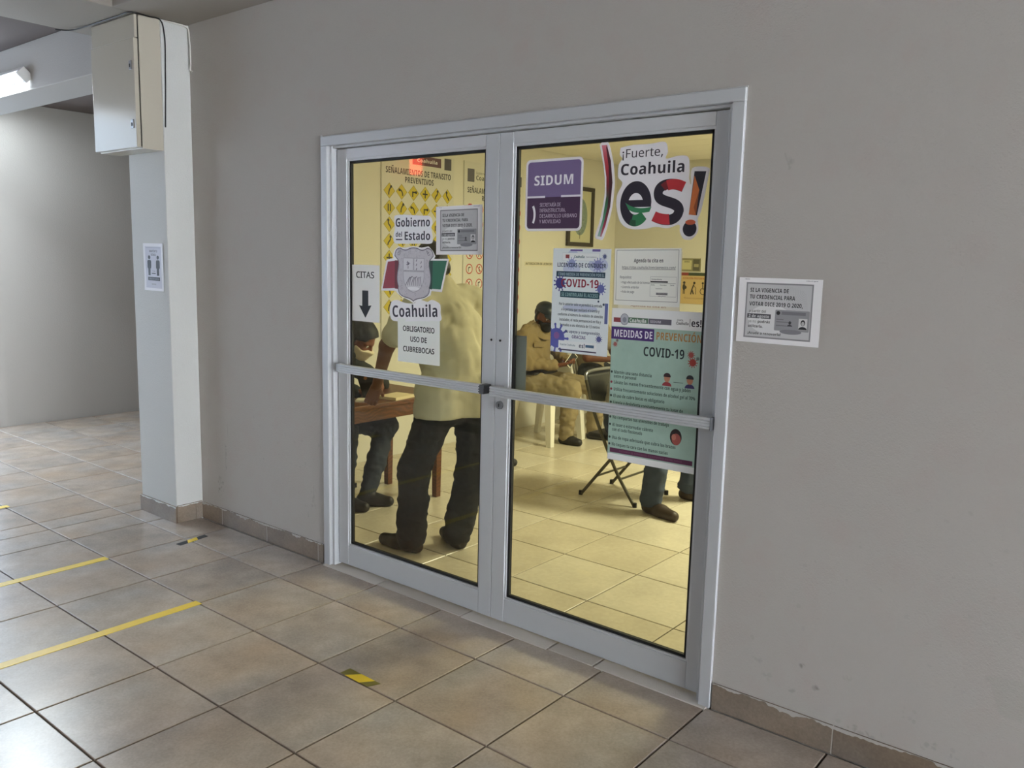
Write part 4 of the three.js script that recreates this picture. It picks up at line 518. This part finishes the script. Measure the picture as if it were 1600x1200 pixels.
function foldingChair() {           // steel folding chair, faces +z
  const t = thing('folding_chair', 'x', 'chair', [0, 0, 0], 0, 'folding chairs with dark padded backs'), m = M.darkMetal, r = 0.0115;
  for (const i of [-1, 1]) { const x = i * 0.215; part('leg', tube([[x, 0.81, -0.20], [x, 0.62, -0.135], [x, 0.40, -0.03], [x, 0.2, 0.08], [x, 0.012, 0.215]], r, 30), m, t); part('leg', tube([[x * 0.93, 0.43, 0.13], [x * 0.93, 0.3, 0.02], [x * 0.93, 0.012, -0.215]], r, 24), m, t);
    for (const [z, k] of [[0.222, 1], [-0.222, 0.93]]) { const g = new THREE.CylinderGeometry(0.014, 0.015, 0.03, 10); g.translate(x * k, 0.015, z); part('foot_cap', g, M.rubber, t); } }
  part('crossbar', tube([[-0.2, 0.15, -0.108], [0.2, 0.15, -0.108]], 0.008, 4), m, t); part('crossbar', tube([[-0.215, 0.17, 0.102], [0.215, 0.17, 0.102]], 0.008, 4), m, t);
  part('back_frame', tube([[-0.215, 0.80, -0.198], [-0.20, 0.845, -0.213], [-0.15, 0.862, -0.22], [0.15, 0.862, -0.22], [0.20, 0.845, -0.213], [0.215, 0.80, -0.198]], r, 40), M.steel, t);
  const b = bx(-0.195, 0.195, 0.645, 0.845, -0.018, 0.018, 0.015); b.translate(0, -0.745, 0); b.rotateX(-0.3); b.translate(0, 0.745, -0.188); part('backrest', b, M.blackVinyl, t);
  part('seat', bx(-0.2, 0.2, 0.415, 0.45, -0.19, 0.2, 0.016), M.blackVinyl, t);
  return t;
}
const fc = foldingChair(); fc.position.set(0.435, 0, -2.25); fc.rotation.y = Math.PI / 2; fc.userData.label = 'dark folding chair under the visitor in jeans behind the green poster';
{ const c = fc.clone(); c.name = numbered('folding_chair'); scene.add(c); c.position.set(-1.16, 0, -0.8); c.rotation.y = Math.PI / 2 + 0.45; c.userData = { ...fc.userData, label: 'dark folding chair under the woman at the wooden table' }; }

// ------------------------------------------------------------------ people
function surfaceNet(f, lo, hi, cell) {
  const n = [0, 1, 2].map((k) => Math.ceil((hi[k] - lo[k]) / cell) + 1), [nx, ny, nz] = n, val = new Float32Array(nx * ny * nz), id = new Int32Array(nx * ny * nz).fill(-1), pos = [], idx = [];
  for (let k = 0, i = 0; k < nz; k++) for (let j = 0; j < ny; j++) for (let a = 0; a < nx; a++, i++) val[i] = f(lo[0] + a * cell, lo[1] + j * cell, lo[2] + k * cell);
  const at = (a, j, k) => a + nx * (j + ny * k), E = [[0, 1], [2, 3], [4, 5], [6, 7], [0, 2], [1, 3], [4, 6], [5, 7], [0, 4], [1, 5], [2, 6], [3, 7]];
  for (let k = 0; k < nz - 1; k++) for (let j = 0; j < ny - 1; j++) for (let a = 0; a < nx - 1; a++) {
    const c = []; let m = 0; for (let q = 0; q < 8; q++) { const v = val[at(a + (q & 1), j + ((q >> 1) & 1), k + (q >> 2))]; c.push(v); if (v < 0) m |= 1 << q; }
    if (m === 0 || m === 255) continue; let X = 0, Y = 0, Z = 0, s = 0;
    for (const [p, q] of E) if ((c[p] < 0) !== (c[q] < 0)) { const t = c[p] / (c[p] - c[q]), L = (u, w) => u + (w - u) * t; X += L(p & 1, q & 1); Y += L((p >> 1) & 1, (q >> 1) & 1); Z += L(p >> 2, q >> 2); s++; }
    id[at(a, j, k)] = pos.length / 3; pos.push(lo[0] + (a + X / s) * cell, lo[1] + (j + Y / s) * cell, lo[2] + (k + Z / s) * cell);
  }
  const quad = (p, q, r, s, flip) => { if (p < 0 || q < 0 || r < 0 || s < 0) return; flip ? idx.push(p, r, q, p, s, r) : idx.push(p, q, r, p, r, s); };
  for (let k = 1; k < nz - 1; k++) for (let j = 1; j < ny - 1; j++) for (let a = 1; a < nx - 1; a++) {
    const v = val[at(a, j, k)] < 0, G = (x, y, z) => id[at(a + x, j + y, k + z)];
    if (v !== val[at(a + 1, j, k)] < 0) quad(G(0, -1, -1), G(0, 0, -1), G(0, 0, 0), G(0, -1, 0), !v);
    if (v !== val[at(a, j + 1, k)] < 0) quad(G(-1, 0, -1), G(-1, 0, 0), G(0, 0, 0), G(0, 0, -1), !v);
    if (v !== val[at(a, j, k + 1)] < 0) quad(G(-1, -1, 0), G(0, -1, 0), G(0, 0, 0), G(-1, 0, 0), !v);
  }
  const g = new THREE.BufferGeometry(); g.setAttribute('position', new THREE.Float32BufferAttribute(pos, 3)); g.setAttribute('uv', new THREE.Float32BufferAttribute(new Float32Array(pos.length / 3 * 2).map((_, i) => (i % 2 ? pos[(i >> 1) * 3 + 1] : pos[(i >> 1) * 3] + pos[(i >> 1) * 3 + 2])), 2)); g.setIndex(idx); g.computeVertexNormals(); return g;
}
const cap = (x, y, z, b) => { const [ax, ay, az, ra, bx_, by, bz, rb] = b, dx = bx_ - ax, dy = by - ay, dz = bz - az, px = x - ax, py = y - ay, pz = z - az, t = clamp((px * dx + py * dy + pz * dz) / (dx * dx + dy * dy + dz * dz + 1e-9)); return Math.hypot(px - dx * t, py - dy * t, pz - dz * t) - (ra + (rb - ra) * t); };
const smin = (a, b, k) => { const h = Math.max(k - Math.abs(a - b), 0) / k; return Math.min(a, b) - h * h * k * 0.25; };
const B = (a, ra, b, rb) => [...a, ra, ...b, rb];
const bones = (list, k) => (x, y, z) => { let d = 1e3; for (const b of list) { const q = cap(x, y, z, b); d = d > 900 ? q : smin(d, q, k); } return d; };
function box(list, pad) { const lo = [1e3, 1e3, 1e3], hi = [-1e3, -1e3, -1e3]; for (const b of list) for (const o of [0, 4]) for (let k = 0; k < 3; k++) { lo[k] = Math.min(lo[k], b[o + k] - b[o + 3] - pad); hi[k] = Math.max(hi[k], b[o + k] + b[o + 3] + pad); } return [lo, hi]; }
function mesh(list, k, cell, mod, pad = 0.03) { const f = bones(list, k), [lo, hi] = box(list, pad); return surfaceNet(mod ? (x, y, z) => mod(f(x, y, z), x, y, z) : f, lo, hi, cell); }
const lerp = (a, b, t) => a.map((v, i) => v + (b[i] - v) * t), add = (a, b, s = 1) => a.map((v, i) => v + b[i] * s), unit = (a) => { const l = Math.hypot(...a); return a.map((v) => v / l); }, cross = (a, b) => [a[1] * b[2] - a[2] * b[1], a[2] * b[0] - a[0] * b[2], a[0] * b[1] - a[1] * b[0]];
function handBones(w, dir, palm, curl, right) {      // palm and five unequal fingers
  const D = unit(dir), N = unit(add(palm, D, -(palm[0] * D[0] + palm[1] * D[1] + palm[2] * D[2]))), S = cross(N, D).map((v) => v * (right ? 1 : -1)), L = [], at = (d, s, n) => add(add(add(w, D, d), S, s), N, n);
  for (const s of [-0.027, -0.009, 0.009, 0.027]) L.push(B(at(0.005, s * 0.6, 0), 0.017, at(0.085, s, 0), 0.013));
  [[-0.029, 0.066], [-0.010, 0.078], [0.010, 0.083], [0.029, 0.074]].forEach(([s, len]) => { let p = at(0.088, s, 0), ang = curl * 0.5; for (const [q, r0, r1] of [[0.45, 0.0095, 0.009], [0.32, 0.009, 0.0085], [0.23, 0.0085, 0.007]]) { const e = add(add(p, D, Math.cos(ang) * len * q), N, Math.sin(ang) * len * q); L.push(B(p, r0, e, r1)); p = e; ang += curl * 0.6; } });
  let p = at(0.025, 0.028, 0.005); for (const [d, s, n, r] of [[0.03, 0.026, 0.012, 0.0115], [0.028, 0.012, 0.014, 0.0095]]) { const e = add(add(add(p, D, d), S, s * (1 - curl * 0.4)), N, n * (1 + curl)); L.push(B(p, r + 0.001, e, r)); p = e; }
  return L;
}
function headField(c, F, U) {       // signed distance of a head with brow, nose, jaw, lips and ears; local axes R, U, F
  const f = unit(F), r = unit(cross(U, f)), u = cross(f, r);
  const loc = (x, y, z) => { const a = x - c[0], b = y - c[1], d = z - c[2]; return [a * r[0] + b * r[1] + d * r[2], a * u[0] + b * u[1] + d * u[2], a * f[0] + b * f[1] + d * f[2]]; };
  const ell = (p, cx, cy, cz, a, b, d) => { const X = (p[0] - cx) / a, Y = (p[1] - cy) / b, Z = (p[2] - cz) / d, l = Math.hypot(X, Y, Z); return (l - 1) * Math.min(a, b, d); };
  const field = (x, y, z) => { const p = loc(x, y, z), q = [Math.abs(p[0]), p[1], p[2]]; let d = smin(ell(p, 0, 0.03, -0.012, 0.076, 0.088, 0.096), ell(p, 0, -0.045, 0.03, 0.057, 0.072, 0.064), 0.04);
    d = smin(d, ell(p, 0, -0.098, 0.062, 0.026, 0.02, 0.024), 0.03); d = smin(d, cap(...p, [0, 0.012, 0.082, 0.009, 0, -0.024, 0.103, 0.013]), 0.012); d = smin(d, cap(...q, [0.008, 0.026, 0.082, 0.008, 0.05, 0.022, 0.062, 0.009]), 0.015); d = smin(d, ell(q, 0.045, -0.03, 0.062, 0.02, 0.016, 0.016), 0.02);
    d = smin(d, cap(...p, [-0.02, -0.056, 0.084, 0.007, 0.02, -0.056, 0.084, 0.007]), 0.008); d = smin(d, cap(...p, [-0.016, -0.067, 0.083, 0.008, 0.016, -0.067, 0.083, 0.008]), 0.008); const eye = Math.hypot(q[0] - 0.031, q[1] - 0.004, q[2] - 0.09) - 0.016; d = -smin(-d, eye, 0.012);
    d = smin(d, ell(q, 0.078, -0.005, -0.01, 0.011, 0.031, 0.018), 0.008); return d; };
  return { field, loc, f, r, u, world: (a, b, d) => [0, 1, 2].map((i) => c[i] + r[i] * a + u[i] * b + f[i] * d) };
}
function person(label, o) {
  const J = o.J, base = o.base, t = thing('person', label, 'person', [base[0], 0, base[1]]);
  const put = (name, g, m, parent = t, l) => { if (parent === t) g.translate(-base[0], 0, -base[1]); return part(name, g, m, parent, l); };
  const skin = mat(o.skin, 0.55), H = headField(J.head, o.face, o.up ?? [0, 1, 0]), side = unit(add(J.shR, J.shL, -1));
  const torso = (e) => [B(J.pelvis, 0.115 + e, lerp(J.pelvis, J.chest, 0.5), 0.118 + e + (o.belly ?? 0)), B(lerp(J.pelvis, J.chest, 0.5), 0.118 + e + (o.belly ?? 0), J.chest, 0.115 + e), B(add(J.chest, side, -0.07), 0.1 + e, add(J.chest, side, 0.07), 0.1 + e), B(lerp(J.shL, J.neck, 0.25), 0.058 + e, lerp(J.shR, J.neck, 0.25), 0.058 + e), B(J.hipL, 0.08 + e, J.hipR, 0.08 + e), B(J.chest, 0.1 + e, J.neck, 0.055 + e)];
  const upper = (e, f = 1) => [['shL', 'elL'], ['shR', 'elR']].map(([a, b]) => B(J[a], 0.052 + e, lerp(J[a], J[b], f), 0.052 - 0.01 * f + e)), fore = (e, f = 1) => [['elL', 'haL'], ['elR', 'haR']].map(([a, b]) => B(J[a], 0.042 + e, lerp(J[a], J[b], f), 0.042 - 0.014 * f + e));
  const legs = (a, b, c) => [B(J.hipL, a, J.knL, b), B(J.hipR, a, J.knR, b), B(J.knL, b, J.anL, c), B(J.knR, b, J.anR, c)];
  // body: one surface, with the head and the hands on finer grids of their own
  const bodyGeo = mesh([...torso(-0.02), ...upper(-0.008), ...fore(0), ...legs(0.07, 0.052, 0.036), B(J.neck, 0.052, H.world(0, -0.05, -0.02), 0.05)], 0.035, 0.013);
  const [hl, hh] = [add(J.head, [-0.16, -0.18, -0.16]), add(J.head, [0.16, 0.17, 0.16])], nb = B(J.neck, 0.05, H.world(0, -0.05, -0.02), 0.052);
  const headGeo = surfaceNet((x, y, z) => smin(H.field(x, y, z), cap(x, y, z, nb), 0.03), hl, hh, 0.005);
  const hands = [['elL', 'haL', o.palmL, o.curlL ?? 0.5, false], ['elR', 'haR', o.palmR, o.curlR ?? 0.5, true]].map(([a, b, n, c, rt]) => mesh(handBones(J[b], o[rt ? 'handDirR' : 'handDirL'] ?? add(J[b], J[a], -1), n ?? [0, -1, 0], c, rt), 0.008, 0.0042, null, 0.012));
  put('body', join(bodyGeo, headGeo, ...hands), skin);
  const ridge = (v) => 0.5 - Math.abs(v) * 2.2;      // sharp creases between soft swells
  const fold = (amp, fr, sy = 1) => (d, x, y, z) => d + (Math.abs(d) < 0.06 ? amp * (0.55 * n3(x * fr, y * fr * sy, z * fr) + 0.42 * ridge(n3(x * fr * 1.2 + 5, y * fr * sy * 1.2 + 3, z * fr * 1.2)) + 0.3 * ridge(n3(x * fr * 2.4 + 9, y * fr * sy * 2.1, z * fr * 2.4))) - amp * 0.12 : 0);
  // trousers
  const tr = o.trousers, tl = [...legs(tr.r?.[0] ?? 0.094, tr.r?.[1] ?? 0.076, tr.r?.[2] ?? 0.068), B(J.hipL, 0.116, J.hipR, 0.116), B(J.pelvis, 0.125, add(J.pelvis, unit(add(J.chest, J.pelvis, -1)), 0.05), 0.12)], ft = fold(0.03, 11, 1.6);
  put('trousers', mesh(tl, 0.03, 0.011, (d, x, y, z) => Math.max(ft(d, x, y, z), (tr.hem ?? 0.02) - y, y - (tr.top ?? 9))), mat(tr.color, 0.85, { bumpMap: scaled(weave, 0.05), bumpScale: 0.0006 }));
  // shirt
  const sh = o.shirt, sl = [...torso(sh.loose ?? 0.016), ...upper(sh.sleeve ?? 0.018, sh.long ? 1 : 0.72), ...(sh.long ? fore(0.012, 0.93) : [])], fs = fold(sh.fold ?? 0.035, 9, 0.7), hem = sh.hem, below = sh.skirt ?? 0;
  if (below) sl.push(B(add(J.hipL, [0, 0.06, 0]), 0.142, add(J.hipL, [0, -below, 0]), 0.138), B(add(J.hipR, [0, 0.06, 0]), 0.142, add(J.hipR, [0, -below, 0]), 0.138));
  put('shirt', mesh(sl, 0.035, 0.011, (d, x, y, z) => { let q = fs(d, x, y, z); if (hem != null) q = Math.max(q, hem - y); const p = Math.hypot(x - H.world(0, -0.05, -0.02)[0], y - H.world(0, -0.05, -0.02)[1], z - H.world(0, -0.05, -0.02)[2]) - 0.075; return Math.max(q, -p); }), mat(sh.color, 0.9, { bumpMap: scaled(weave, 0.06), bumpScale: 0.0006 }));
  // shoes: flat sole, rounded toe
  for (const s of ['L', 'R']) { const a = J['an' + s], toe = J['to' + s], heel = add([a[0], 0.035, a[2]], unit([a[0] - toe[0], 0, a[2] - toe[2]]), 0.035), tp = [toe[0], 0.032, toe[2]]; put('shoe', mesh([B(heel, 0.04, lerp(heel, tp, 0.55), 0.043), B(lerp(heel, tp, 0.55), 0.043, tp, 0.034), B([a[0], 0.04, a[2]], 0.043, [a[0], o.shoeTop ?? 0.09, a[2]], 0.048)], 0.03, 0.008, (d, x, y) => Math.max(d, 0.001 - y)), mat(o.shoeColor, 0.5)); }
  // hair: a cap over the skull with the face cut free
  const hr = o.hair; put('hair', surfaceNet((x, y, z) => { const p = H.loc(x, y, z); let d = H.field(x, y, z) - hr.thick - 0.004 * n3(x * 60, y * 25, z * 60); d = Math.max(d, hr.line - p[1] - (p[2] < 0 ? (hr.back ?? 0.06) : 0) - Math.max(0, p[2]) * -0.35); d = Math.max(d, p[2] - 0.062 + Math.max(0, p[1] - 0.06) * -0.9); if (hr.tail) d = smin(d, cap(...p, [0, 0.0, -0.08, 0.05, 0, -0.17, -0.09, 0.035]), 0.04); return d; }, add(J.head, [-0.19, -0.24, -0.19]), add(J.head, [0.19, 0.2, 0.19]), 0.006), mat(hr.color, 0.6));
  for (const s of [-1, 1]) { const g = new THREE.SphereGeometry(0.0125, 16, 12); g.translate(...H.world(s * 0.031, 0.004, 0.069)); const e = put('eye', g, mat(0xe6e2da, 0.3)); const q = new THREE.SphereGeometry(0.0065, 12, 8); const w = H.world(s * 0.031, 0.003, 0.077); q.translate(w[0] - base[0], w[1], w[2] - base[1]); part('pupil', q, mat(0x1b120c, 0.3), e); }
  if (o.mask) put('face_mask', surfaceNet((x, y, z) => { const p = H.loc(x, y, z); let d = H.field(x, y, z) - 0.007; d = smin(d, cap(...p, [0, -0.03, 0.095, 0.022, 0, -0.07, 0.085, 0.024]), 0.04); d = Math.max(d, p[1] + 0.012 - Math.abs(p[0]) * -0.2, 0.012 - p[2] - (p[1] < -0.03 ? 0 : 0)); return Math.max(d, -0.115 - p[1]); }, hl, hh, 0.005), mat(o.mask, 0.75));
  if (o.cap) { const dome = surfaceNet((x, y, z) => { const p = H.loc(x, y, z); let d = Math.hypot(p[0] / 0.089, (p[1] - 0.052) / 0.089, (p[2] + 0.008) / 0.109) - 1; d *= 0.085; return Math.max(d, 0.05 - p[1] - p[2] * 0.12); }, hl, add(hh, [0, 0.04, 0]), 0.006); const c = put('cap', dome, mat(o.cap, 0.4));
    const v = surfaceNet((x, y, z) => { const p = H.loc(x, y, z); const d = Math.hypot(p[0] / 0.078, (p[2] - 0.075) / 0.095) - 1; const y0 = 0.053 - (p[2] - 0.08) * 0.25 - p[0] * p[0] * 3; return Math.max(d * 0.08, Math.abs(p[1] - y0) - 0.006, 0.07 - p[2]); }, add(J.head, [-0.24, -0.1, -0.24]), add(J.head, [0.24, 0.14, 0.24]), 0.006); v.translate(-base[0], 0, -base[1]); part('visor', v, mat(o.cap, 0.4), c); }
  if (o.belt) { const bl = [B(J.pelvis, 0.156, add(J.pelvis, unit(add(J.chest, J.pelvis, -1)), 0.03), 0.154), B(J.hipL, 0.134, J.hipR, 0.134)]; const mid = add(J.pelvis, unit(add(J.chest, J.pelvis, -1)), 0.075), n = unit(add(J.chest, J.pelvis, -1)); bl.push(B(J.pelvis, 0.156, mid, 0.154)); put('belt', mesh(bl, 0.03, 0.009, (d, x, y, z) => Math.max(d, Math.abs((x - mid[0]) * n[0] + (y - mid[1]) * n[1] + (z - mid[2]) * n[2]) - 0.02)), mat(o.belt, 0.5)); }
  if (o.collar) { // collar ring, pocket flaps and shoulder straps of the uniform
    const cm = mat(o.shirt.color, 0.9), n = unit(add(H.world(0, -0.05, -0.02), J.neck, -1)), c0 = add(J.neck, n, -0.005), fw = unit([o.face[0], 0, o.face[2]]);
    put('collar', surfaceNet((x, y, z) => { const p = [x - c0[0], y - c0[1], z - c0[2]], h = p[0] * n[0] + p[1] * n[1] + p[2] * n[2], r = Math.hypot(...add(p, n, -h)), front = p[0] * fw[0] + p[2] * fw[2]; return Math.max(Math.abs(r - 0.078 - Math.max(0, -h) * 0.9) - 0.007, Math.abs(h + 0.005) - 0.032 - Math.max(0, front) * 0.25); }, add(c0, [-0.16, -0.12, -0.16]), add(c0, [0.16, 0.1, 0.16]), 0.005), cm);
    for (const s of [-1, 1]) { const p = add(add(J.chest, side, s * 0.075), fw, 0.128), g = new RoundedBoxGeometry(0.1, 0.045, 0.012, 2, 0.005); g.rotateX(-0.12); g.rotateY(Math.atan2(fw[0], fw[2]) + s * -0.35); g.translate(p[0], p[1] + 0.012, p[2]); put('pocket_flap', g, cm); const q = lerp(J[s < 0 ? 'shL' : 'shR'], J.neck, 0.3), e = new RoundedBoxGeometry(0.05, 0.008, 0.11, 2, 0.003); e.rotateX(s * 0.42); e.translate(q[0], q[1] + 0.086, q[2]); put('shoulder_strap', e, cm); }
  }
  return t;
}
// standing man in the cream shirt, bending over the table
person('standing man in a cream shirt and dark jeans leaning towards the table', {
  base: [0.24, -0.56], skin: 0x6b4029, face: [-0.85, -0.45, -0.3], up: [-0.3, 0.95, 0], belly: 0.03,
  J: { pelvis: [0.35, 0.87, -0.60], chest: [0.29, 1.24, -0.62], neck: [0.215, 1.45, -0.62], head: [0.135, 1.565, -0.63], shL: [0.235, 1.36, -0.43], shR: [0.28, 1.37, -0.82], elL: [0.03, 1.13, -0.40], haL: [-0.235, 0.86, -0.56], elR: [0.12, 1.12, -0.95], haR: [-0.16, 0.90, -0.98],
    hipL: [0.32, 0.83, -0.51], hipR: [0.40, 0.83, -0.70], knL: [0.19, 0.46, -0.455], knR: [0.41, 0.46, -0.68], anL: [0.19, 0.085, -0.435], anR: [0.325, 0.085, -0.665], toL: [-0.005, 0, -0.415], toR: [0.16, 0, -0.735] },
  handDirL: [-0.5, -0.8, -0.1], handDirR: [-0.6, -0.75, 0], palmL: [-0.6, 0.3, -0.6], palmR: [-0.3, 0, 0.9],
  trousers: { color: 0x12151a, r: [0.104, 0.086, 0.082], top: 0.772 }, shirt: { color: 0xbdb69c, hem: 0.765, skirt: 0.05, loose: 0.022, fold: 0.03, sleeve: 0.03 }, shoeColor: 0x17140f, hair: { color: 0x17140f, thick: 0.012, line: 0.03, back: 0.1 },
});
// woman bent over her phone at the table
person('seated woman in dark clothes with a pale face mask bent over a phone', {
  base: [-1.0, -0.85], skin: 0x7a4a34, face: [0.72, -0.62, -0.35], up: [0.45, 0.85, -0.1], mask: 0xe9dcc0,
  J: { pelvis: [-1.15, 0.53, -0.80], chest: [-1.10, 0.84, -0.92], neck: [-1.02, 0.97, -1.0], head: [-0.95, 1.055, -1.06], shL: [-1.14, 0.90, -1.10], shR: [-1.0, 0.90, -0.82], elL: [-0.92, 0.74, -1.20], haL: [-0.72, 0.80, -1.02], elR: [-0.84, 0.76, -0.72], haR: [-0.70, 0.745, -0.82],
    hipL: [-1.10, 0.51, -0.90], hipR: [-1.07, 0.51, -0.72], knL: [-0.70, 0.50, -1.06], knR: [-0.74, 0.48, -0.76], anL: [-0.66, 0.085, -0.86], anR: [-0.70, 0.085, -0.70], toL: [-0.54, 0, -0.94], toR: [-0.55, 0, -0.74] },
  handDirL: [0.6, -0.1, 0.5], handDirR: [0.9, 0.1, -0.3], palmL: [0, -0.5, 0.9], palmR: [0, 0.9, -0.4],
  trousers: { color: 0x252d38, r: [0.088, 0.072, 0.055] }, shirt: { color: 0x2b2f31, long: true, loose: 0.012, fold: 0.025 }, shoeColor: 0x191613, hair: { color: 0x121318, thick: 0.02, line: 0.02, back: 0.14, tail: true },
});
{ const g = bx(-0.05, 0.05, -0.085, 0.085, -0.006, 0.006, 0.005); const o = thing('phone', 'black phone with a round camera held by the seated woman', 'phone', [-0.585, 0.805, -0.80]); o.rotation.set(0.15, 0.65, 0.18); part('case', g, mat(0x17191c, 0.35), o); const l = new THREE.CylinderGeometry(0.011, 0.011, 0.003, 18); l.rotateX(Math.PI / 2); l.translate(0.0, 0.05, 0.0075); part('lens', l, mat(0x9a6a3a, 0.3, { metalness: 0.4 }), o); }
// man in khaki uniform on the plastic chair
person('seated man in khaki uniform with dark cap and black face mask', {
  base: [-1.05, -3.4], skin: 0x6d3f28, face: [0.85, -0.30, 0.22], up: [0.25, 0.95, 0], cap: 0x0b1820, mask: 0x0a0a0c, belt: 0x1a140e, collar: true,
  J: { pelvis: [-1.21, 0.54, -3.38], chest: [-1.24, 0.86, -3.38], neck: [-1.20, 1.02, -3.385], head: [-1.145, 1.115, -3.385], shL: [-1.22, 0.945, -3.57], shR: [-1.22, 0.945, -3.19], elL: [-1.16, 0.72, -3.66], haL: [-0.96, 0.70, -3.52], elR: [-1.18, 0.70, -3.14], haR: [-0.97, 0.69, -3.36],
    hipL: [-1.17, 0.53, -3.47], hipR: [-1.17, 0.53, -3.29], knL: [-0.74, 0.50, -3.66], knR: [-0.80, 0.49, -3.36], anL: [-0.78, 0.085, -3.70], anR: [-0.84, 0.085, -3.34], toL: [-0.62, 0, -3.74], toR: [-0.70, 0, -3.34] },
  handDirL: [0.7, 0.1, 0.7], handDirR: [0.8, 0.2, -0.5], palmL: [0, 0.9, 0.3], palmR: [0, 0.9, -0.3],
  trousers: { color: 0x8b7c5c, r: [0.098, 0.082, 0.07] }, shirt: { color: 0x83714e, long: true, loose: 0.018, fold: 0.055 }, shoeColor: 0x1a1712, hair: { color: 0x15120f, thick: 0.008, line: 0.04, back: 0.09 },
});
{ const o = thing('phone', 'pale phone held by the seated man in khaki', 'phone', [-0.885, 0.745, -3.45]); o.rotation.set(-0.9, 1.2, 0.0); part('case', bx(-0.036, 0.036, -0.075, 0.075, -0.005, 0.005, 0.004), mat(0xe8e4d6, 0.4), o); part('screen', bx(-0.032, 0.032, -0.068, 0.068, 0.005, 0.0056), mat(0x1a1d22, 0.15), o); }
// visitor farther back, hidden behind the licence poster but for an arm and a lap
person('seated visitor in dark trousers farther back, mostly hidden behind the licence poster', {
  base: [-1.05, -4.28], skin: 0x6a3f2a, face: [0.9, -0.1, 0.1],
  J: { pelvis: [-1.22, 0.54, -4.28], chest: [-1.25, 0.87, -4.28], neck: [-1.23, 1.04, -4.28], head: [-1.2, 1.17, -4.28], shL: [-1.23, 0.96, -4.47], shR: [-1.23, 0.96, -4.09], elL: [-1.12, 0.73, -4.52], haL: [-0.93, 0.69, -4.36], elR: [-1.12, 0.70, -4.05], haR: [-0.90, 0.69, -4.20],
    hipL: [-1.18, 0.53, -4.37], hipR: [-1.18, 0.53, -4.19], knL: [-0.76, 0.5, -4.42], knR: [-0.76, 0.5, -4.16], anL: [-0.74, 0.085, -4.42], anR: [-0.74, 0.085, -4.18], toL: [-0.57, 0, -4.44], toR: [-0.57, 0, -4.18] },
  palmL: [0, -1, 0], palmR: [0, -1, 0],
  trousers: { color: 0x2b2d30 }, shirt: { color: 0x9a8c70, loose: 0.016 }, shoeColor: 0x191613, hair: { color: 0x15120f, thick: 0.01, line: 0.03, back: 0.1 },
});
// visitor on the folding chair behind the green poster
person('seated visitor in blue jeans and brown boots behind the green poster', {
  base: [0.55, -2.25], skin: 0x74462f, face: [0.85, -0.5, 0.0], up: [0.5, 0.85, 0], mask: 0x7fa0b8,
  J: { pelvis: [0.40, 0.54, -2.25], chest: [0.46, 0.84, -2.25], neck: [0.54, 0.99, -2.25], head: [0.63, 1.085, -2.25], shL: [0.50, 0.91, -2.44], shR: [0.50, 0.91, -2.06], elL: [0.68, 0.70, -2.48], haL: [0.90, 0.83, -2.33], elR: [0.72, 0.72, -2.03], haR: [1.0, 0.84, -2.14],
    hipL: [0.45, 0.53, -2.34], hipR: [0.45, 0.53, -2.16], knL: [0.86, 0.50, -2.44], knR: [0.83, 0.50, -2.03], anL: [0.83, 0.10, -2.47], anR: [0.80, 0.10, -2.0], toL: [1.0, 0, -2.50], toR: [1.0, 0, -1.935] },
  handDirL: [0.6, 0.4, 0.3], handDirR: [0.5, 0.6, -0.2], palmL: [0.2, 0.3, 0.9], palmR: [0.2, 0.3, -0.9],
  trousers: { color: 0x344054, r: [0.092, 0.078, 0.074], hem: 0.045 }, shirt: { color: 0xb9b4a4, loose: 0.014 }, shoeColor: 0x33261a, shoeTop: 0.13, hair: { color: 0x15120f, thick: 0.01, line: 0.03, back: 0.1 },
});
{ const g = new THREE.PlaneGeometry(0.2, 0.26, 6, 6), p = g.attributes.position; for (let i = 0; i < p.count; i++) p.setZ(i, 0.02 * Math.cos(p.getX(i) * 9)); g.computeVertexNormals(); const o = single('paper_sheet', g, mat(0xffffff, 0.8, { side: THREE.DoubleSide, map: canvasTex(200, 260, (c, w, h) => { white(c, w, h, '#f3f0e4'); c.fillStyle = '#8a8674'; for (let y = 24; y < 240; y += 16) c.fillRect(18, y, 120 + rnd() * 44, 3); }) }), 'printed sheet held up by the visitor behind the green poster', 'paper'); o.position.set(1.13, 1.06, -2.12); o.rotation.set(0, 0.6, 0); }
// tip of a shoe of someone hidden by the middle stiles
{ const g = mesh([B([-0.70, 0.035, -2.20], 0.04, [-0.67, 0.035, -2.28], 0.042), B([-0.67, 0.035, -2.28], 0.042, [-0.645, 0.03, -2.36], 0.032), B([-0.70, 0.04, -2.20], 0.042, [-0.70, 0.085, -2.20], 0.045)], 0.03, 0.008, (d, x, y) => Math.max(d, 0.001 - y)); single('shoe', g, mat(0x17140f, 0.5), 'single black shoe on the office floor beside the middle stile', 'shoe'); }
renderer.render(scene, camera);
